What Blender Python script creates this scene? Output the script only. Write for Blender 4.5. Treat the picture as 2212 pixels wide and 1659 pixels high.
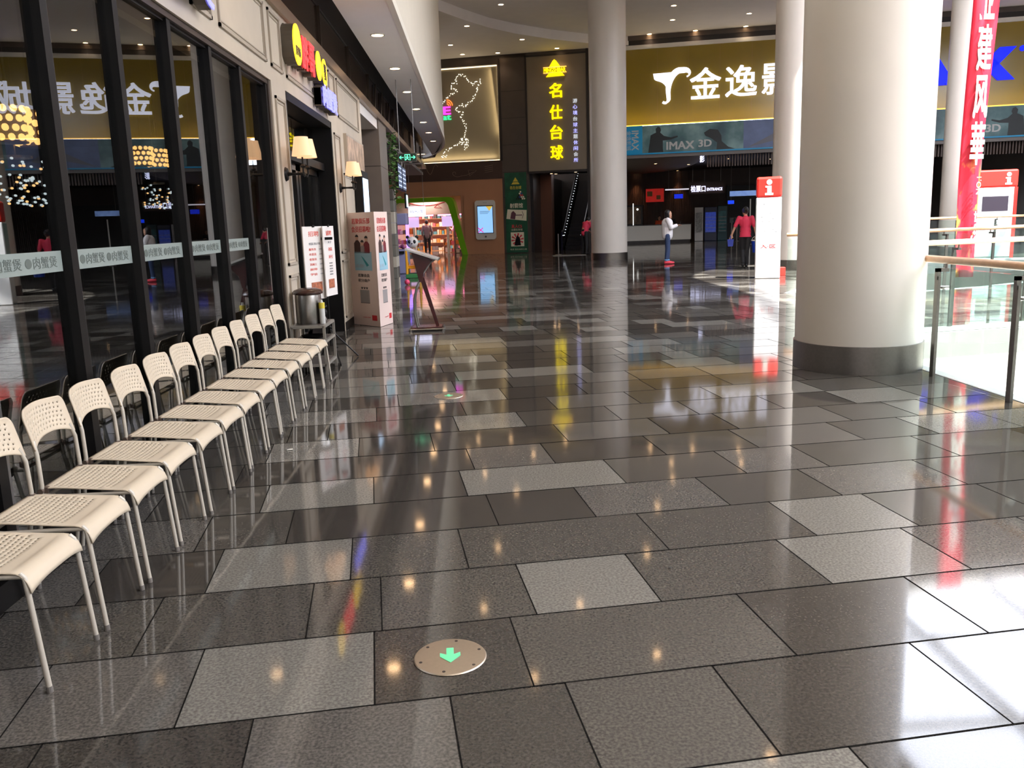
import bpy, math, random
from mathutils import Vector, Matrix
random.seed(7)
for o in list(bpy.data.objects): bpy.data.objects.remove(o, do_unlink=True)
SC = bpy.context.scene
COL = SC.collection

def V(*a): return Vector(a)
def lin(r, g, b):
    def f(u):
        u /= 255.0
        return u/12.92 if u <= 0.04045 else ((u+0.055)/1.055)**2.4
    return (f(r), f(g), f(b))

# ------------------------------------------------------------------ camera
CAM_H = 1.5
PITCH, ROLL, YAW = 0.188012, -0.0327424, -0.0354104
cr, sr, cp, sp = math.cos(ROLL), math.sin(ROLL), math.cos(PITCH), math.sin(PITCH)
def rz(v): return (cr*v[0]-sr*v[1], sr*v[0]+cr*v[1], v[2])
F_, U_, R_ = rz((0, -sp, cp)), rz((0, -cp, -sp)), rz((1, 0, 0))
Yc = [math.cos(YAW)*a+math.sin(YAW)*b for a, b in zip(F_, R_)]
Xc = [-math.sin(YAW)*a+math.cos(YAW)*b for a, b in zip(F_, R_)]
Mw = [Xc, Yc, list(U_)]
cd = bpy.data.cameras.new('camera'); cam = bpy.data.objects.new('camera', cd); COL.objects.link(cam)
cd.sensor_width = 36.0; cd.lens = 1846.54/2212*36.0; cd.clip_start = 0.05; cd.clip_end = 400
m4 = Matrix.Identity(4)
for i in range(3):
    m4[i][0] = Mw[i][0]; m4[i][1] = -Mw[i][1]; m4[i][2] = -Mw[i][2]
m4[2][3] = CAM_H
cam.matrix_world = m4
SC.camera = cam

# ------------------------------------------------------------------ view, sky, sun
vs = SC.view_settings
SC.display_settings.display_device = 'sRGB'
vs.view_transform = 'Standard'; vs.look = 'None'; vs.gamma = 1.0; vs.use_curve_mapping = False
vs.exposure = 0.0
SC.cycles.use_denoising = True
SC.cycles.max_bounces = 10; SC.cycles.diffuse_bounces = 5; SC.cycles.glossy_bounces = 5
SC.cycles.transparent_max_bounces = 16; SC.cycles.transmission_bounces = 6
SC.cycles.sample_clamp_indirect = 10.0
SC.cycles.caustics_reflective = False; SC.cycles.caustics_refractive = False
w = bpy.data.worlds.new('sky'); SC.world = w; w.use_nodes = True
bg = w.node_tree.nodes['Background']
bg.inputs[0].default_value = (0.84, 0.88, 1.0, 1); bg.inputs[1].default_value = 12.0
sd = bpy.data.lights.new('sun', 'SUN'); sun = bpy.data.objects.new('sun', sd); COL.objects.link(sun)
sd.energy = 32.0; sd.angle = math.radians(0.6); sd.color = (1.0, 0.97, 0.93)
SUN_EL, SUN_AZ = math.radians(66), math.radians(-42)      # the sun stands behind the camera to the right
sdir = V(math.cos(SUN_EL)*math.cos(SUN_AZ), math.cos(SUN_EL)*math.sin(SUN_AZ), math.sin(SUN_EL))
sun.rotation_euler = sdir.to_track_quat('Z', 'Y').to_euler(); sun.location = sdir*60
# daylight entering by the roof opening (a portal only guides the sky sampling)
pd = bpy.data.lights.new('skylight_portal', 'AREA'); pl = bpy.data.objects.new('skylight_portal', pd); COL.objects.link(pl)
pd.shape = 'RECTANGLE'; pd.size = 14; pd.size_y = 34; pd.energy = 10; pd.cycles.is_portal = True
pl.location = (15.2, 10, 9.7)

# ------------------------------------------------------------------ materials
MATS = {}
def mat(name, col, rough=0.5, metal=0.0, emis=None, es=0.0, noise=0.0, nscale=30.0, spec=0.5, bump=0.0, coat=0.0, alpha=1.0):
    if name in MATS: return MATS[name]
    m = bpy.data.materials.new(name); m.use_nodes = True; MATS[name] = m
    nt = m.node_tree; b = nt.nodes['Principled BSDF']
    b.inputs['Base Color'].default_value = (*col, 1); b.inputs['Roughness'].default_value = rough
    b.inputs['Metallic'].default_value = metal; b.inputs['Specular IOR Level'].default_value = spec
    b.inputs['Coat Weight'].default_value = coat
    if alpha < 1: b.inputs['Alpha'].default_value = alpha
    if emis is not None:
        b.inputs['Emission Color'].default_value = (*emis, 1); b.inputs['Emission Strength'].default_value = es
    if noise > 0 or bump > 0:
        tc = nt.nodes.new('ShaderNodeTexCoord'); n = nt.nodes.new('ShaderNodeTexNoise')
        n.inputs['Scale'].default_value = nscale; n.inputs['Detail'].default_value = 4
        nt.links.new(tc.outputs['Object'], n.inputs['Vector'])
        if noise > 0:
            r = nt.nodes.new('ShaderNodeValToRGB')
            r.color_ramp.elements[0].position = 0.3; r.color_ramp.elements[1].position = 0.7
            r.color_ramp.elements[0].color = (*[c*(1-noise) for c in col], 1)
            r.color_ramp.elements[1].color = (*[min(1, c*(1+noise)) for c in col], 1)
            nt.links.new(n.outputs['Fac'], r.inputs['Fac']); nt.links.new(r.outputs['Color'], b.inputs['Base Color'])
        if bump > 0:
            bp = nt.nodes.new('ShaderNodeBump'); bp.inputs['Strength'].default_value = bump; bp.inputs['Distance'].default_value = 0.01
            nt.links.new(n.outputs['Fac'], bp.inputs['Height']); nt.links.new(bp.outputs['Normal'], b.inputs['Normal'])
    return m
def glow(name, col, s): return mat(name, tuple(0.5*c for c in col), 0.5, 0, col, s)
def glass(name, tint, f0, rough=0.0):
    m = bpy.data.materials.new(name); m.use_nodes = True; nt = m.node_tree
    for n in list(nt.nodes): nt.nodes.remove(n)
    out = nt.nodes.new('ShaderNodeOutputMaterial'); mx = nt.nodes.new('ShaderNodeMixShader')
    tr = nt.nodes.new('ShaderNodeBsdfTransparent'); gl = nt.nodes.new('ShaderNodeBsdfGlossy'); ge = nt.nodes.new('ShaderNodeNewGeometry')
    tr.inputs[0].default_value = (*tint, 1); gl.inputs['Roughness'].default_value = rough; 
    def mth(op, a, b=None):
        n = nt.nodes.new('ShaderNodeMath'); n.operation = op
        for k, x in enumerate((a, b)):
            if x is None: continue
            if isinstance(x, (int, float)): n.inputs[k].default_value = x
            else: nt.links.new(x, n.inputs[k])
        return n.outputs[0]
    dt = nt.nodes.new('ShaderNodeVectorMath'); dt.operation = 'DOT_PRODUCT'
    nt.links.new(ge.outputs['Incoming'], dt.inputs[0]); nt.links.new(ge.outputs['Normal'], dt.inputs[1])
    sch = mth('ADD', mth('MULTIPLY', mth('POWER', mth('SUBTRACT', 1.0, mth('ABSOLUTE', dt.outputs['Value'])), 5.0), 1-f0), f0)
    gl.inputs[0].default_value = (0.95, 0.97, 1, 1)
    nt.links.new(sch, mx.inputs[0]); nt.links.new(tr.outputs[0], mx.inputs[1]); nt.links.new(gl.outputs[0], mx.inputs[2])
    nt.links.new(mx.outputs[0], out.inputs[0]); return m

# ------------------------------------------------------------------ mesh builder
class MB:
    def __init__(s, off=(0, 0, 0)):
        s.v = []; s.f = []; s.mi = []; s.off = Vector(off); s.cm = 0
    def add(s, vs_, fs):
        n = len(s.v); s.v += [Vector(q) for q in vs_]
        for f in fs: s.f.append([n+i for i in f]); s.mi.append(s.cm)
        return s
    def box(s, x0, x1, y0, y1, z0, z1):
        return s.add([(x0,y0,z0),(x1,y0,z0),(x1,y1,z0),(x0,y1,z0),(x0,y0,z1),(x1,y0,z1),(x1,y1,z1),(x0,y1,z1)],
                     [(3,2,1,0),(4,5,6,7),(0,1,5,4),(1,2,6,5),(2,3,7,6),(3,0,4,7)])
    def prism(s, pts, vec):
        pts = [Vector(p) for p in pts]; vec = Vector(vec); n = len(pts)
        fs = [tuple(range(n-1, -1, -1)), tuple(range(n, 2*n))]
        fs += [(i, (i+1) % n, n+(i+1) % n, n+i) for i in range(n)]
        return s.add(pts+[p+vec for p in pts], fs)
    def poly(s, pts): return s.add(pts, [tuple(range(len(pts)))])
    def cone(s, p0, p1, r0, r1=None, n=16, cap=True):
        r1 = r0 if r1 is None else r1
        return s.tube([p0, p1], [r0, r1], n, cap)
    def tube(s, pts, r, n=8, cap=True):
        pts = [Vector(p) for p in pts]; k = len(pts)
        rs = r if isinstance(r, (list, tuple)) else [r]*k
        t = (pts[1]-pts[0]).normalized()
        a = t.orthogonal().normalized(); vs_ = []
        for i, p in enumerate(pts):
            if i == 0: tt = (pts[1]-pts[0]).normalized()
            elif i == k-1: tt = (pts[-1]-pts[-2]).normalized()
            else: tt = ((pts[i+1]-p).normalized()+(p-pts[i-1]).normalized()).normalized()
            a = (a-tt*a.dot(tt)).normalized(); b = tt.cross(a)
            for j in range(n):
                an = 2*math.pi*j/n
                vs_.append(p+(a*math.cos(an)+b*math.sin(an))*rs[i])
        fs = []
        for i in range(k-1):
            for j in range(n):
                j2 = (j+1) % n
                fs.append((i*n+j, i*n+j2, (i+1)*n+j2, (i+1)*n+j))
        if cap: fs.append(tuple(range(n-1, -1, -1))); fs.append(tuple((k-1)*n+j for j in range(n)))
        return s.add(vs_, fs)
    def lathe(s, c, prof, n=32, cap=True):
        c = Vector(c); vs_ = []
        for r, z in prof:
            for j in range(n):
                a = 2*math.pi*j/n; vs_.append(c+V(r*math.cos(a), r*math.sin(a), z))
        k = len(prof); fs = []
        for i in range(k-1):
            for j in range(n):
                j2 = (j+1) % n; fs.append((i*n+j, i*n+j2, (i+1)*n+j2, (i+1)*n+j))
        if cap: fs.append(tuple(range(n-1, -1, -1))); fs.append(tuple((k-1)*n+j for j in range(n)))
        return s.add(vs_, fs)
    def ball(s, c, r, n=12, m=8):
        c = Vector(c); r = (r, r, r) if not isinstance(r, (tuple, list)) else r
        vs_ = []; fs = []
        for i in range(m+1):
            th = math.pi*i/m
            for j in range(n):
                a = 2*math.pi*j/n
                vs_.append(c+V(r[0]*math.sin(th)*math.cos(a), r[1]*math.sin(th)*math.sin(a), r[2]*math.cos(th)))
        for i in range(m):
            for j in range(n):
                j2 = (j+1) % n; fs.append((i*n+j, (i+1)*n+j, (i+1)*n+j2, i*n+j2))
        return s.add(vs_, fs)
    def build(s, name, m, parent=None, smooth=False, bevel=0.0, merge=False):
        me = bpy.data.meshes.new(name)
        me.from_pydata([tuple(v-s.off) for v in s.v], [], s.f)
        ms = m if isinstance(m, (list, tuple)) else [m]
        for q in ms: me.materials.append(q)
        for p, i in zip(me.polygons, s.mi): p.material_index = i
        if smooth:
            me.shade_smooth() if hasattr(me, 'shade_smooth') else None
            me.set_sharp_from_angle(angle=math.radians(40))
        me.update()
        o = bpy.data.objects.new(name, me); COL.objects.link(o)
        if parent: o.parent = parent
        if bevel > 0:
            b = o.modifiers.new('bevel', 'BEVEL'); b.width = bevel; b.segments = 2; b.limit_method = 'ANGLE'
        return o

def tag(o, label=None, cat=None, group=None, kind=None):
    if label: o['label'] = label
    if cat: o['category'] = cat
    if group: o['group'] = group
    if kind: o['kind'] = kind
    return o
def thing(name, label, cat, loc=(0, 0, 0), rz_=0.0, group=None):
    o = bpy.data.objects.new(name, None); COL.objects.link(o); o.empty_display_size = 0.1
    o.location = loc; o.rotation_euler = (0, 0, rz_); return tag(o, label, cat, group)
def struct(o, label=None): return tag(o, label, None, None, 'structure')
def sroot(name, label, loc=(0, 0, 0)):
    o = bpy.data.objects.new(name, None); COL.objects.link(o); o.location = loc; return struct(o, label)
def dup(root, loc=None, rz_=None, label=None):
    def cp(o, par):
        c = o.copy(); COL.objects.link(c)
        if par: c.parent = par
        for ch in [x for x in bpy.data.objects if x.parent == o]: cp(ch, c)
        return c
    r = cp(root, None)
    if loc is not None: r.location = loc
    if rz_ is not None: r.rotation_euler = (0, 0, rz_)
    if label: r['label'] = label
    return r

def text_mesh(name, s, box, org, right, up, m, depth=0.01, bold=0.0, parent=None, off=(0, 0, 0), shear=0.0):
    """lettering fitted into a box (w,h), centred on org, standing on the plane right/up, growing outwards by depth"""
    c = bpy.data.curves.new(name, 'FONT'); c.body = s; c.size = 1; c.offset = 0.0; c.align_x = 'CENTER'; c.shear = shear
    c.resolution_u = 3; c.space_line = 1.0
    t = bpy.data.objects.new(name+'_tmp', c); COL.objects.link(t)
    dg = bpy.context.evaluated_depsgraph_get(); dg.update()
    me = bpy.data.meshes.new_from_object(t.evaluated_get(dg))
    bpy.data.objects.remove(t, do_unlink=True); bpy.data.curves.remove(c)
    xs = [v.co.x for v in me.vertices]; ys = [v.co.y for v in me.vertices]
    x0, x1, y0, y1 = min(xs), max(xs), min(ys), max(ys)
    sx, sy = box[0]/max(x1-x0, 1e-6), box[1]/max(y1-y0, 1e-6)
    right, up = Vector(right).normalized(), Vector(up).normalized(); out = right.cross(up)
    org = Vector(org); mb = MB(off)
    P0 = [org+right*((v.co.x-(x0+x1)/2)*sx)+up*((v.co.y-(y0+y1)/2)*sy)+out*depth for v in me.vertices]
    faces = [tuple(p.vertices) for p in me.polygons]
    # side walls
    cnt = {}
    for f in faces:
        for i in range(len(f)):
            a, b = f[i], f[(i+1) % len(f)]; cnt[(a, b)] = cnt.get((a, b), 0)+1
    side = []; n = len(P0)
    for (a, b) in cnt:
        if (b, a) not in cnt: side.append((b, a, n+a, n+b))
    shifts = [(0, 0)] if bold < 0.011 else [(-1, -.6), (1, -.6), (-1, .6), (1, .6), (0, 0)]
    for k, (ax, ay) in enumerate(shifts):     # strokes thickened by overlapping shifted letters
        d = right*(ax*bold*sx)+up*(ay*bold*sy)-out*(depth*.012*k)
        P = [p+d for p in P0]; mb.add(P+[p-out*depth*.9 for p in P], faces+side)
    bpy.data.meshes.remove(me)
    return mb.build(name, m, parent)

# materials shared by several things
M_white = mat('warm_white_paint', lin(226, 222, 212), 0.45, noise=0.02, nscale=3)
M_ceil = mat('ceiling_paint', lin(232, 226, 220), 0.7, noise=0.02, nscale=2)
M_black = mat('black_satin_frame', lin(15, 13, 11), 0.45, noise=0.15, nscale=8, spec=.25)
M_dark = mat('dark_brown_board', lin(52, 42, 36), 0.5, noise=0.12, nscale=6)
M_steel = mat('brushed_steel', lin(150, 146, 140), 0.28, 1.0, noise=0.06, nscale=40)
M_dsteel = mat('dark_steel', lin(128, 122, 116), 0.36, 1.0, noise=0.06, nscale=40)
M_alu = mat('grey_aluminium', lin(140, 138, 136), 0.35, 0.8, noise=0.04, nscale=50)
G_rail = glass('green_clear_glass', (0.90, 0.97, 0.95), 0.035)
G_shop = glass('dark_shop_glass', (0.62, 0.64, 0.62), 0.17)
L_warm = glow('warm_lamp_lens', (1.0, 0.62, 0.32), 24.0)
# ================================================================== THE FLOOR
TA = -0.119834                                  # the paving runs askew to the shop front
TU = (math.cos(TA), -math.sin(TA)); TV = (math.sin(TA), math.cos(TA))
def uv2(u, v): return (u*TU[0]+v*TV[0], u*TU[1]+v*TV[1])
VOID1 = [(4.22, -8), (4.22, 10.3), (16, 12.3), (22, 12.3), (22, -8)]
VOID2 = [(5.8, 15.9), (6.4, 15.55), (7.2, 15.36), (8.2, 15.42), (9.5, 15.85), (10.65, 16.45), (12.2, 17.5), (14.2, 19.3), (16.5, 22), (16.5, 24.2),
         (11, 24.2), (9.9, 22.4), (9.4, 21.6), (8.0, 20.6), (7.5, 18.6), (6.5, 16.9)]
def inside(p, poly):
    x, y = p; c = False; n = len(poly)
    for i in range(n):
        x0, y0 = poly[i]; x1, y1 = poly[(i+1) % n]
        if (y0 > y) != (y1 > y) and x < (x1-x0)*(y-y0)/(y1-y0)+x0: c = not c
    return c
def hole(p): return inside(p, VOID1) or inside(p, VOID2)
def granite(name, col, amp):
    m = bpy.data.materials.new(name); m.use_nodes = True; nt = m.node_tree; b = nt.nodes['Principled BSDF']
    tc = nt.nodes.new('ShaderNodeTexCoord'); n = nt.nodes.new('ShaderNodeTexNoise'); n.inputs['Scale'].default_value = 95; n.inputs['Detail'].default_value = 3
    n2 = nt.nodes.new('ShaderNodeTexNoise'); n2.inputs['Scale'].default_value = 2.3
    r = nt.nodes.new('ShaderNodeValToRGB'); e = r.color_ramp.elements
    e[0].position = 0.36; e[0].color = (*[c*(1-amp) for c in col], 1); e[1].position = 0.66; e[1].color = (*[c*(1+amp*1.5) for c in col], 1)
    nt.links.new(tc.outputs['Object'], n.inputs['Vector']); nt.links.new(tc.outputs['Object'], n2.inputs['Vector'])
    nt.links.new(n.outputs['Fac'], r.inputs['Fac'])
    mp = nt.nodes.new('ShaderNodeMapRange'); mp.inputs[3].default_value = 0.045; mp.inputs[4].default_value = 0.08
    nt.links.new(n2.outputs['Fac'], mp.inputs[0]); nt.links.new(mp.outputs[0], b.inputs['Roughness'])
    nt.links.new(r.outputs['Color'], b.inputs['Base Color']); b.inputs['Specular IOR Level'].default_value = 0.60
    return m
FM = [granite('dark_granite', (0.046, 0.040, 0.034), 0.34), granite('grey_granite', (0.066, 0.059, 0.050), 0.32),
      granite('mid_granite', (0.095, 0.086, 0.075), 0.3), granite('pale_granite', (0.158, 0.147, 0.128), 0.24),
      mat('paving_joint', (0.012, 0.011, 0.010), 1.0, spec=0.0)]
SET = {  # rows seen close by: k -> list of (u_start, u_end, tone)
 3: [(.64, 1.252, 3)], 4: [(.54, 1.05, 1), (1.05, 1.778, 0), (1.778, 2.52, 1)],
 5: [(-.692, -.08, 3), (-.08, .437, 0), (.437, 1.36, 1), (1.36, 2.093, 0), (2.093, 2.9, 2)],
 6: [(-.05, .545, 1), (.545, 1.048, 3), (1.048, 1.778, 1), (1.778, 2.41, 3), (2.41, 3.03, 2), (3.03, 3.6, 2)],
 7: [(-1.3, -.785, 0), (-.785, -.18, 3), (-.18, .337, 1), (.337, 1.26, 1), (1.26, 1.987, 1), (1.987, 2.515, 3), (2.515, 3.2, 1)],
 8: [(-.5, .545, 0), (.545, 1.05, 0), (1.05, 1.775, 2), (1.775, 2.41, 1), (2.41, 3.154, 2), (3.154, 3.9, 1)],
 9: [(-.685, -.075, 3), (-.075, .445, 0), (.445, 1.362, 3), (1.362, 2.097, 1), (2.097, 2.622, 2), (2.622, 3.485, 1), (3.485, 4.2, 2)],
 10: [(-.9, .545, 0), (.545, 1.055, 2), (1.055, 1.783, 0), (1.783, 2.412, 1), (2.412, 3.158, 2), (3.158, 3.705, 0), (3.705, 4.345, 3)],
 11: [(-.772, -.173, 3), (-.173, .335, 0), (.335, 1.255, 0), (1.255, 1.987, 2), (1.987, 2.5, 0), (2.5, 3.37, 2), (3.37, 3.9, 0)],
 12: [(-.4, .55, 0), (.55, 1.056, 3), (1.056, 1.785, 1), (1.785, 2.403, 2), (2.403, 3.1, 1), (3.1, 3.708, 0), (3.708, 4.33, 3)],
 13: [(-.045, .66, 0), (.66, 1.4, 0), (1.4, 2.1, 2), (2.1, 2.8, 1)],
 14: [(-.6, .145, 1), (.145, 1.07, 3), (1.07, 1.78, 0), (1.78, 2.4, 1)], 15: [(.05, .68, 3), (.68, 1.2, 0), (1.2, 1.9, 1)],
 16: [(.3, .75, 0), (.75, 1.28, 3), (1.28, 2.1, 3), (2.1, 2.95, 0), (2.95, 3.595, 3)],
 18: [(.1, .8, 3), (.8, 1.28, 3), (1.28, 2.1, 0)], 19: [(-.3, .4, 0), (.4, 1.1, 1), (1.1, 1.9, 0), (1.9, 2.97, 1), (2.97, 3.59, 3)],
 21: [(-.2, .5, 3), (.5, 1.6, 3), (1.6, 2.3, 0)], 22: [(2.3, 2.78, 0), (2.78, 3.25, 3), (3.25, 4.01, 0), (4.01, 4.95, 3)],
 23: [(1.1, 1.73, 0), (1.73, 2.24, 3), (2.24, 2.8, 1)], 24: [(.6, 1.2, 3), (1.2, 2.1, 1), (2.1, 2.9, 0), (2.9, 3.37, 3)],
 25: [(1.5, 2.24, 0), (2.24, 2.95, 3)]}
def build_floor():
    rnd = random.Random(11); mb = MB(); J = 0.0026; H_ = 0.5085; Z4 = 0.0004
    for k in range(-12, 108):
        v0 = k*H_-0.01; v1 = v0+H_; fixed = SET.get(k, [])
        tiles = list(fixed)
        q = 0.1025
        def fill(a, b):
            u = a
            while u < b-0.02:
                L = rnd.choice([3, 5, 5, 6, 6, 7, 7, 9])*q
                e = u+L
                if b-e < 0.25: e = b
                r = rnd.random(); tn = 3 if r < 0.17 else (2 if r < 0.40 else (1 if r < 0.68 else 0))
                tiles.append((u, min(e, b), tn)); u = min(e, b)
        uL = -9.0+0.12*v0; uR = 27+0.12*v0
        cur = uL
        for (a, b, t) in sorted(fixed):
            if a > cur+0.01: fill(cur, a)
            cur = b
        fill(cur, uR)
        for (a, b, t) in tiles:
            ta, tb = rnd.uniform(-.0011, .0011), rnd.uniform(-.0011, .0011); um, vm = (a+b)/2, (v0+v1)/2
            corners = [uv2(a, v0), uv2(b, v0), uv2(b, v1), uv2(a, v1)]
            ins = [hole(c) for c in corners]
            ctr = uv2(um, vm)
            if ctr[0] > 23.8 and ctr[1] < 30: continue
            if all(ins) and hole(ctr): continue
            mb.cm = t
            if any(ins) or hole(ctr):
                nu = max(1, int((b-a)/.05)); nv = 10
                for i in range(nu):
                    for j in range(nv):
                        A, B = a+(b-a)*i/nu, a+(b-a)*(i+1)/nu; C, D = v0+(v1-v0)*j/nv, v0+(v1-v0)*(j+1)/nv
                        if hole(uv2((A+B)/2, (C+D)/2)): continue
                        mb.poly([(*uv2(A, C), 0), (*uv2(B, C), 0), (*uv2(B, D), 0), (*uv2(A, D), 0)])
                continue
            def zz(u, v): return (u-um)*ta+(v-vm)*tb-0.0006
            q4 = [(a, v0), (b, v0), (b, v1), (a, v1)]
            mb.poly([(*uv2(u, v), zz(u, v)) for u, v in q4])
            mb.cm = 4
            n0 = len(mb.v)
            mb.add([(*uv2(u, v), zz(u, v)) for u, v in q4]+[(*uv2(u, v), -.02) for u, v in q4], [(0, 4, 5, 1), (1, 5, 6, 2), (2, 6, 7, 3), (3, 7, 4, 0)])
            for (p, r_) in (((a-J, v0), (a+J, v1)), ((a, v0-J*1.3), (b, v0+J*1.3))):
                mb.poly([(*uv2(p[0], p[1]), Z4), (*uv2(r_[0], p[1]), Z4), (*uv2(r_[0], r_[1]), Z4), (*uv2(p[0], r_[1]), Z4)])
    return struct(mb.build('floor', FM), 'polished granite floor of grey and pale rectangular slabs')
build_floor()
M_slab = mat('slab_edge_paint', lin(186, 184, 180), 0.35, noise=0.03, nscale=3)
def edge_ring(name, poly, closed, wdt=0.1, lbl=''):
    mb = MB(); n = len(poly)
    for i in range(n if closed else n-1):
        a, b = Vector(poly[i]), Vector(poly[(i+1) % n]); d = (b-a).normalized(); nn = V(-d.y, d.x)
        if hole(((a+b)/2+nn*0.05)[:]): nn = -nn
        a1, b1 = a-d*0.01, b+d*0.01
        mb.cm = 0; mb.prism([(*(a1-nn*0.05), -0.045), (*(b1-nn*0.05), -0.045), (*(b1-nn*0.05), 0.004), (*(a1-nn*0.05), 0.004)], (*(nn*(wdt+0.05)), 0))
        mb.cm = 1; mb.prism([(*(a1-nn*0.15), -0.36), (*(b1-nn*0.15), -0.36), (*(b1-nn*0.15), -0.045), (*(a1-nn*0.15), -0.045)], (*(nn*0.07), 0))
    return struct(mb.build(name, [M_slab, mat('slab_fascia_grey', lin(120, 118, 116), 0.3, noise=0.05, nscale=3)]), lbl)
edge_ring('trim_1', VOID1[:4], False, 0.07, 'pale slab edge around the near atrium opening')
edge_ring('trim_2', VOID2, True, 0.07, 'pale slab edge around the far atrium opening')
# storey below, seen through the openings
M_low = mat('lower_floor_tile', lin(214, 210, 202), 0.4, noise=0.04, nscale=1.5)
struct(MB().box(3.0, 26, -9, 30, -5.3, -5.2).build('floor', M_low), 'pale floor of the storey below')
struct(MB().box(2.8, 3.0, -9, 30, -5.2, -0.3).box(3, 26, 30, 30.2, -5.2, -0.3).build('wall_lower', M_low), 'pale walls of the storey below')

M_bulk = mat('lower_bulkhead_white', lin(226, 224, 218), .5)
mb = MB()
for (a, b) in (((4.2, 10.28), (16, 12.3)), ((16, 12.3), (22, 12.3))): mb.prism([(*a, -5.2), (*b, -5.2), (b[0], b[1]+.15, -5.2), (a[0], a[1]+.15, -5.2)], (0, 0, 4.9))
struct(mb.build('wall_lower', M_bulk), 'white wall of the storey below under the far edge of the near opening')
# ================================================================== CEILINGS
CZ = 9.4
ARC = [(-14, 21.9), (-6.5, 22), (-4.2, 26.8), (-2.6, 30.2), (-1.0, 32.83), (-.15, 34.28), (.8, 35.7), (1.91, 36.9), (3.46, 38.15), (5.17, 39.2), (7.6, 40.1)]
oc = []   # rounded far-left corner of the roof opening
SX0, SX1, SY0, SY1, SR = 8.3, 22.0, -7.0, 23.6, 6.6
for i in range(13):
    a = math.pi/2*i/12; oc.append((SX0+SR-SR*math.cos(a), SY1-SR+SR*math.sin(a)))
mb = MB()
mb.prism([(-7, -9, CZ), (SX0, -9, CZ), (SX0, SY1-SR, CZ), (-7, SY1-SR, CZ)], (0, 0, .3))
mb.prism([(SX0, -9, CZ), (27, -9, CZ), (27, SY0, CZ), (SX0, SY0, CZ)], (0, 0, .3))
mb.prism([(SX1, SY0, CZ), (27, SY0, CZ), (27, SY1, CZ), (SX1, SY1, CZ)], (0, 0, .3))
mb.prism([(-20, SY1, CZ), (32, SY1, CZ), (32, 62, CZ), (-20, 62, CZ)], (0, 0, .3))
mb.prism([(-7, SY1-SR, CZ)]+[(x, y, CZ) for x, y in oc]+[(-7, SY1, CZ)], (0, 0, .3))
struct(mb.build('ceiling', M_ceil), 'high painted ceiling around the roof opening')
mb = MB()
for i in range(len(ARC)-1):
    a, b = ARC[i], ARC[i+1]
    mb.prism([(*a, 9.02), (*b, 9.02), (b[0], 46, 9.02), (a[0], 46, 9.02)], (0, 0, .38))
struct(mb.build('ceiling', M_ceil), 'lower ceiling with a curved edge before the far wall')
# roof glazing bars over the opening
mb = MB()
for x in (8.3, 11.7, 15.1, 18.5, 22): mb.box(x-.07, x+.07, SY0, SY1, 9.75, 10.05)
for i in range(9): y = SY0+4*i; mb.box(SX0, SX1, y-.06, y+.06, 9.8, 10.0)
struct(mb.build('window_1', mat('roof_bar_white', lin(200, 200, 200), 0.5)), 'white glazing bars of the roof light')
mb = MB()
for i in range(len(oc)-1):
    a, b = oc[i], oc[i+1]; mb.prism([(*a, 9.4), (*b, 9.4), (*b, 9.8), (*a, 9.8)], (0.02, -0.02, 0))
mb.box(SX0-.02, SX0, SY0, SY1-SR, 9.7, 9.9); struct(mb.build('trim_3', M_white), 'white upstand of the roof opening')

# ---- soffit box over the shop fronts on the left
SZ = 4.18
PL = [(-.92, -9), (-.92, 28.6), (-.96, 30.2), (-1.06, 31.8), (-1.25, 33.4), (-1.55, 35.0), (-2.0, 36.6), (-2.7, 38.2), (-4.0, 40)]
mb = MB()
mb.prism([(x, y, SZ) for x, y in PL]+[(-4, 40, SZ), (-1.57, 36.3, SZ), (-1.57, -9, SZ)][1:], (0, 0, .12))
mb.box(-1.62, -1.57, -9, 36.3, SZ, 4.95)
mb.box(-7, -1.57, -9, 36.5, 4.95, 5.1)
struct(mb.build('ceiling', mat('soffit_paint', lin(244, 240, 238), 0.6, noise=0.02, nscale=2)), 'flat soffit with round downlights above the shop fronts')
mb = MB()
for i in range(len(PL)-1):
    a, b = PL[i], PL[i+1]
    mb.prism([(*a, SZ), (*b, SZ), (*b, CZ), (*a, CZ)], (-0.05, 0, 0))
struct(mb.build('wall_upper', mat('bulkhead_paint', lin(214, 206, 190), 0.5, noise=0.02, nscale=2)), 'tall plain bulkhead above the soffit edge')
mb = MB()
for i in range(len(PL)-1):
    a, b = PL[i], PL[i+1]
    mb.prism([(a[0]-.06, a[1], SZ-.012), (b[0]-.06, b[1], SZ-.012), (b[0]-.06, b[1], SZ+.11), (a[0]-.06, a[1], SZ+.11)], (0.075, 0, 0))
struct(mb.build('trim_4', mat('soffit_edge_white', lin(226, 220, 206), 0.4)), 'white edge strip along the soffit')

# ================================================================== CLOSING WALLS
M_plain = mat('grey_plaster', lin(150, 146, 142), 0.7, noise=0.05, nscale=1.5)
struct(MB().box(-7, 27, -9.3, -9, -5.3, 9.7).build('wall_front', M_plain), 'plain wall behind the viewpoint')
struct(MB().box(-7.2, -6.9, -9, 44.5, 3.31, 9.4).build('wall_left', M_plain), 'plain wall above the shop units')
struct(MB().box(26.5, 26.8, -9, 60, -5.3, 9.7).build('wall_right', M_plain), 'plain wall closing the atrium')

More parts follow.
